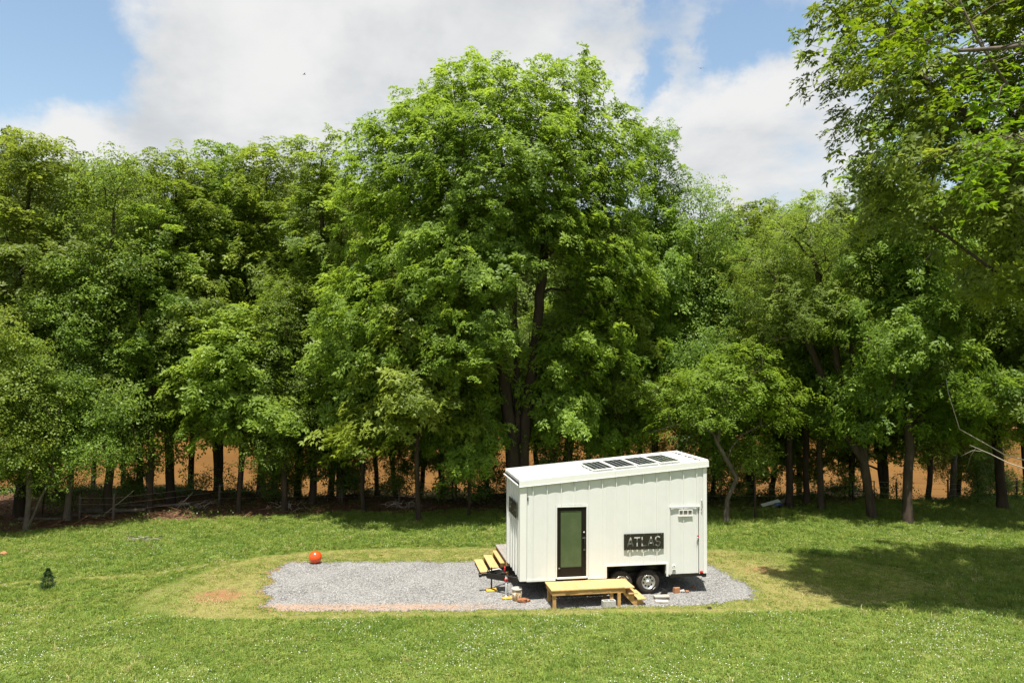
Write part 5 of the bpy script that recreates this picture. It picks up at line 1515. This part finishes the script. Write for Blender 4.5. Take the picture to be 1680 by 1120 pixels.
# bushes hanging over the bank top and along the far bank
n = 9000
x = rw.uniform(-40, 40, n); y = 43.4 + rw.normal(0, .9, n)
hgt_ = (.2 + 2.1*np.clip(lumps(x, y*0, .75, 2)+.12, 0, 1))*rw.uniform(.15, 1, n)
P = np.stack([x, y, gz(x, y) + hgt_], 1)
v, ow = place_templates(rw, temps, P, np.tile([0, 0, 1.], (len(P), 1)) + rw.normal(0, .4, (len(P), 3)), rw.uniform(.7, 1.5, len(P)))
me = fast_mesh('bank_brush', v, np.arange(len(v)).reshape(-1, 4), np.clip(rw.normal(.45, .2, len(v)//4), 0, 1).repeat(4), M['leaf_under'])
tag(link('bank_brush', me), 'leafy brush along the top of the river bank', kind='stuff')
n = 5200
tf = [sprig_broad(pr_, 7, .8, .55) for _ in range(5)]
x = rw.uniform(-100, 100, n); y = 115.5 + rw.uniform(-1.2, 6, n)
P = np.stack([x, y, gz(x, y) + rw.uniform(.1, 3.6, n)*np.clip(.6+.6*lumps(x, y*0, .12, 2), .15, 1)], 1)
v, ow = place_templates(rw, tf, P, np.tile([0, -.3, 1.], (n, 1)) + rw.normal(0, .4, (n, 3)), rw.uniform(.7, 1.3, n))
me = fast_mesh('far_bank_brush', v, np.arange(len(v)).reshape(-1, 4), np.clip(rw.normal(.5, .2, len(v)//4), 0, 1).repeat(4), M['leaf_far'])
tag(link('far_bank_brush', me), 'green brush along the far bank of the river', kind='stuff')

# ------------------------------------------------------------------ near branches reaching in at the right
def branch(name, base, path, sub, leafn, label, leafscale=1.0, leafmat='leaf_near', seed=1, bark='bark_light', r0=.035, cat='branch', group=None):
    rb = np.random.default_rng(seed); pb = random.Random(seed)
    t_ = empty(name, base, 0, label=label, cat=cat, group=group)
    mb = MB(); B = Vector(base)
    main = [Vector(p_)-B for p_ in path]
    mb.tube(main, [r0*(1-.8*i/(len(main)-1)) for i in range(len(main))], 6)
    tips_ = []
    for k in range(sub):
        i = rb.integers(0, len(main)-1); u = rb.uniform()
        s0 = main[i].lerp(main[i+1], u)
        d = Vector((rb.normal(-.35, .5), rb.normal(0, .5), rb.normal(.05, .45))).normalized()*rb.uniform(.5, 1.4)
        m1_ = s0 + d*.5 + Vector((0, 0, .06)); e1 = s0 + d + Vector((0, 0, -.08))
        rr2 = r0*.32
        mb.tube([s0, m1_, e1], [rr2, rr2*.7, rr2*.3], 5)
        tips_ += [m1_, e1, s0.lerp(e1, .75)]
    mb.build('wood', M[bark], t_, True)
    if leafn:
        tmps = [rosette_walnut(pb, 4, .34, 2, .15, .034) for _ in range(6)]
        tp = np.array([tuple(q_) for q_ in tips_]); own = rb.integers(0, len(tp), leafn)
        P = tp[own] + rb.normal(0, .10, (leafn, 3))
        v, ow = place_templates(rb, tmps, P, np.tile([-.1, -.1, 1.], (leafn, 1)) + rb.normal(0, .25, (leafn, 3)), rb.uniform(.7, 1.1, leafn)*leafscale)
        tv = np.clip(rb.normal(.5, .22, len(v)//4), 0, 1).repeat(4)
        link('leaves', fast_mesh('branch_leaves', v, np.arange(len(v)).reshape(-1, 4), tv, M[leafmat]), t_)
    return t_
def at(px, py, Y):
    d = pix_dir(px, py); s_ = Y/d.y
    return (d.x*s_, Y, CAM_H + d.z*s_)
branch('leafy_branch', at(1760, 60, 9.6), [at(1760, 60, 9.6), at(1640, 75, 9.4), at(1570, 80, 9.2), at(1510, 60, 9.1), at(1470, 70, 9.0)], 14, 80, 'near branch with large bright leaves across the upper right', seed=3, leafscale=.8)
branch('leafy_branch', at(1760, 170, 9.8), [at(1760, 170, 9.8), at(1660, 150, 9.6), at(1600, 60, 9.5), at(1560, -30, 9.4)], 9, 55, 'near leafy branch rising out of view at the top right corner', seed=5, leafscale=.8)
branch('leafy_branch', at(1760, 270, 9), [at(1760, 270, 9), at(1700, 235, 8.9), at(1660, 215, 8.8)], 5, 34, 'short near branch with bright hanging leaves at the right edge', seed=8, leafscale=.8)
branch('bare_branch', at(1720, 760, 21), [at(1720, 760, 21), at(1650, 742, 21), at(1620, 725, 20.8), at(1575, 700, 20.6), at(1556, 640, 20.5), at(1553, 618, 20.5)], 0, 0, 'pale bare curved branch hanging low at the right edge', seed=9, bark='twig', r0=.02)
branch('bare_branch', at(1730, 780, 20), [at(1730, 780, 20), at(1655, 755, 20), at(1625, 740, 20), at(1592, 726, 20)], 2, 0, 'pale bare twig just below the curved one at the right edge', seed=10, bark='twig', r0=.02)

# two birds high in the sky
for k, (px, py, Y, lb) in enumerate(((497, 124, 90, 'small dark bird gliding left of the tallest tree'), (1148, 111, 110, 'tiny dark bird near the blue opening on the right'))):
    p_ = at(px, py, Y)
    t_ = empty('bird', p_, .6+k, label=lb, cat='bird')
    MB().tube([(-.16, 0, 0), (-.05, 0, .02), (.10, 0, .01), (.20, 0, 0)], [.01, .045, .04, .01], 8).build('body', M['bird'], t_, True)
    for s_ in (-1, 1):
        MB().add([(.06, 0, .02), (-.06, 0, .02), (-.03, s_*.22, .10), (.05, s_*.22, .11), (-.06, s_*.45, .05), (-.02, s_*.45, .05), (.0, s_*.2, .09), (0, 0, .03)],
                 [(0, 1, 2, 3), (3, 2, 4, 5), (0, 3, 6, 7), (1, 7, 6, 2)]).build('wing', M['bird'], t_)
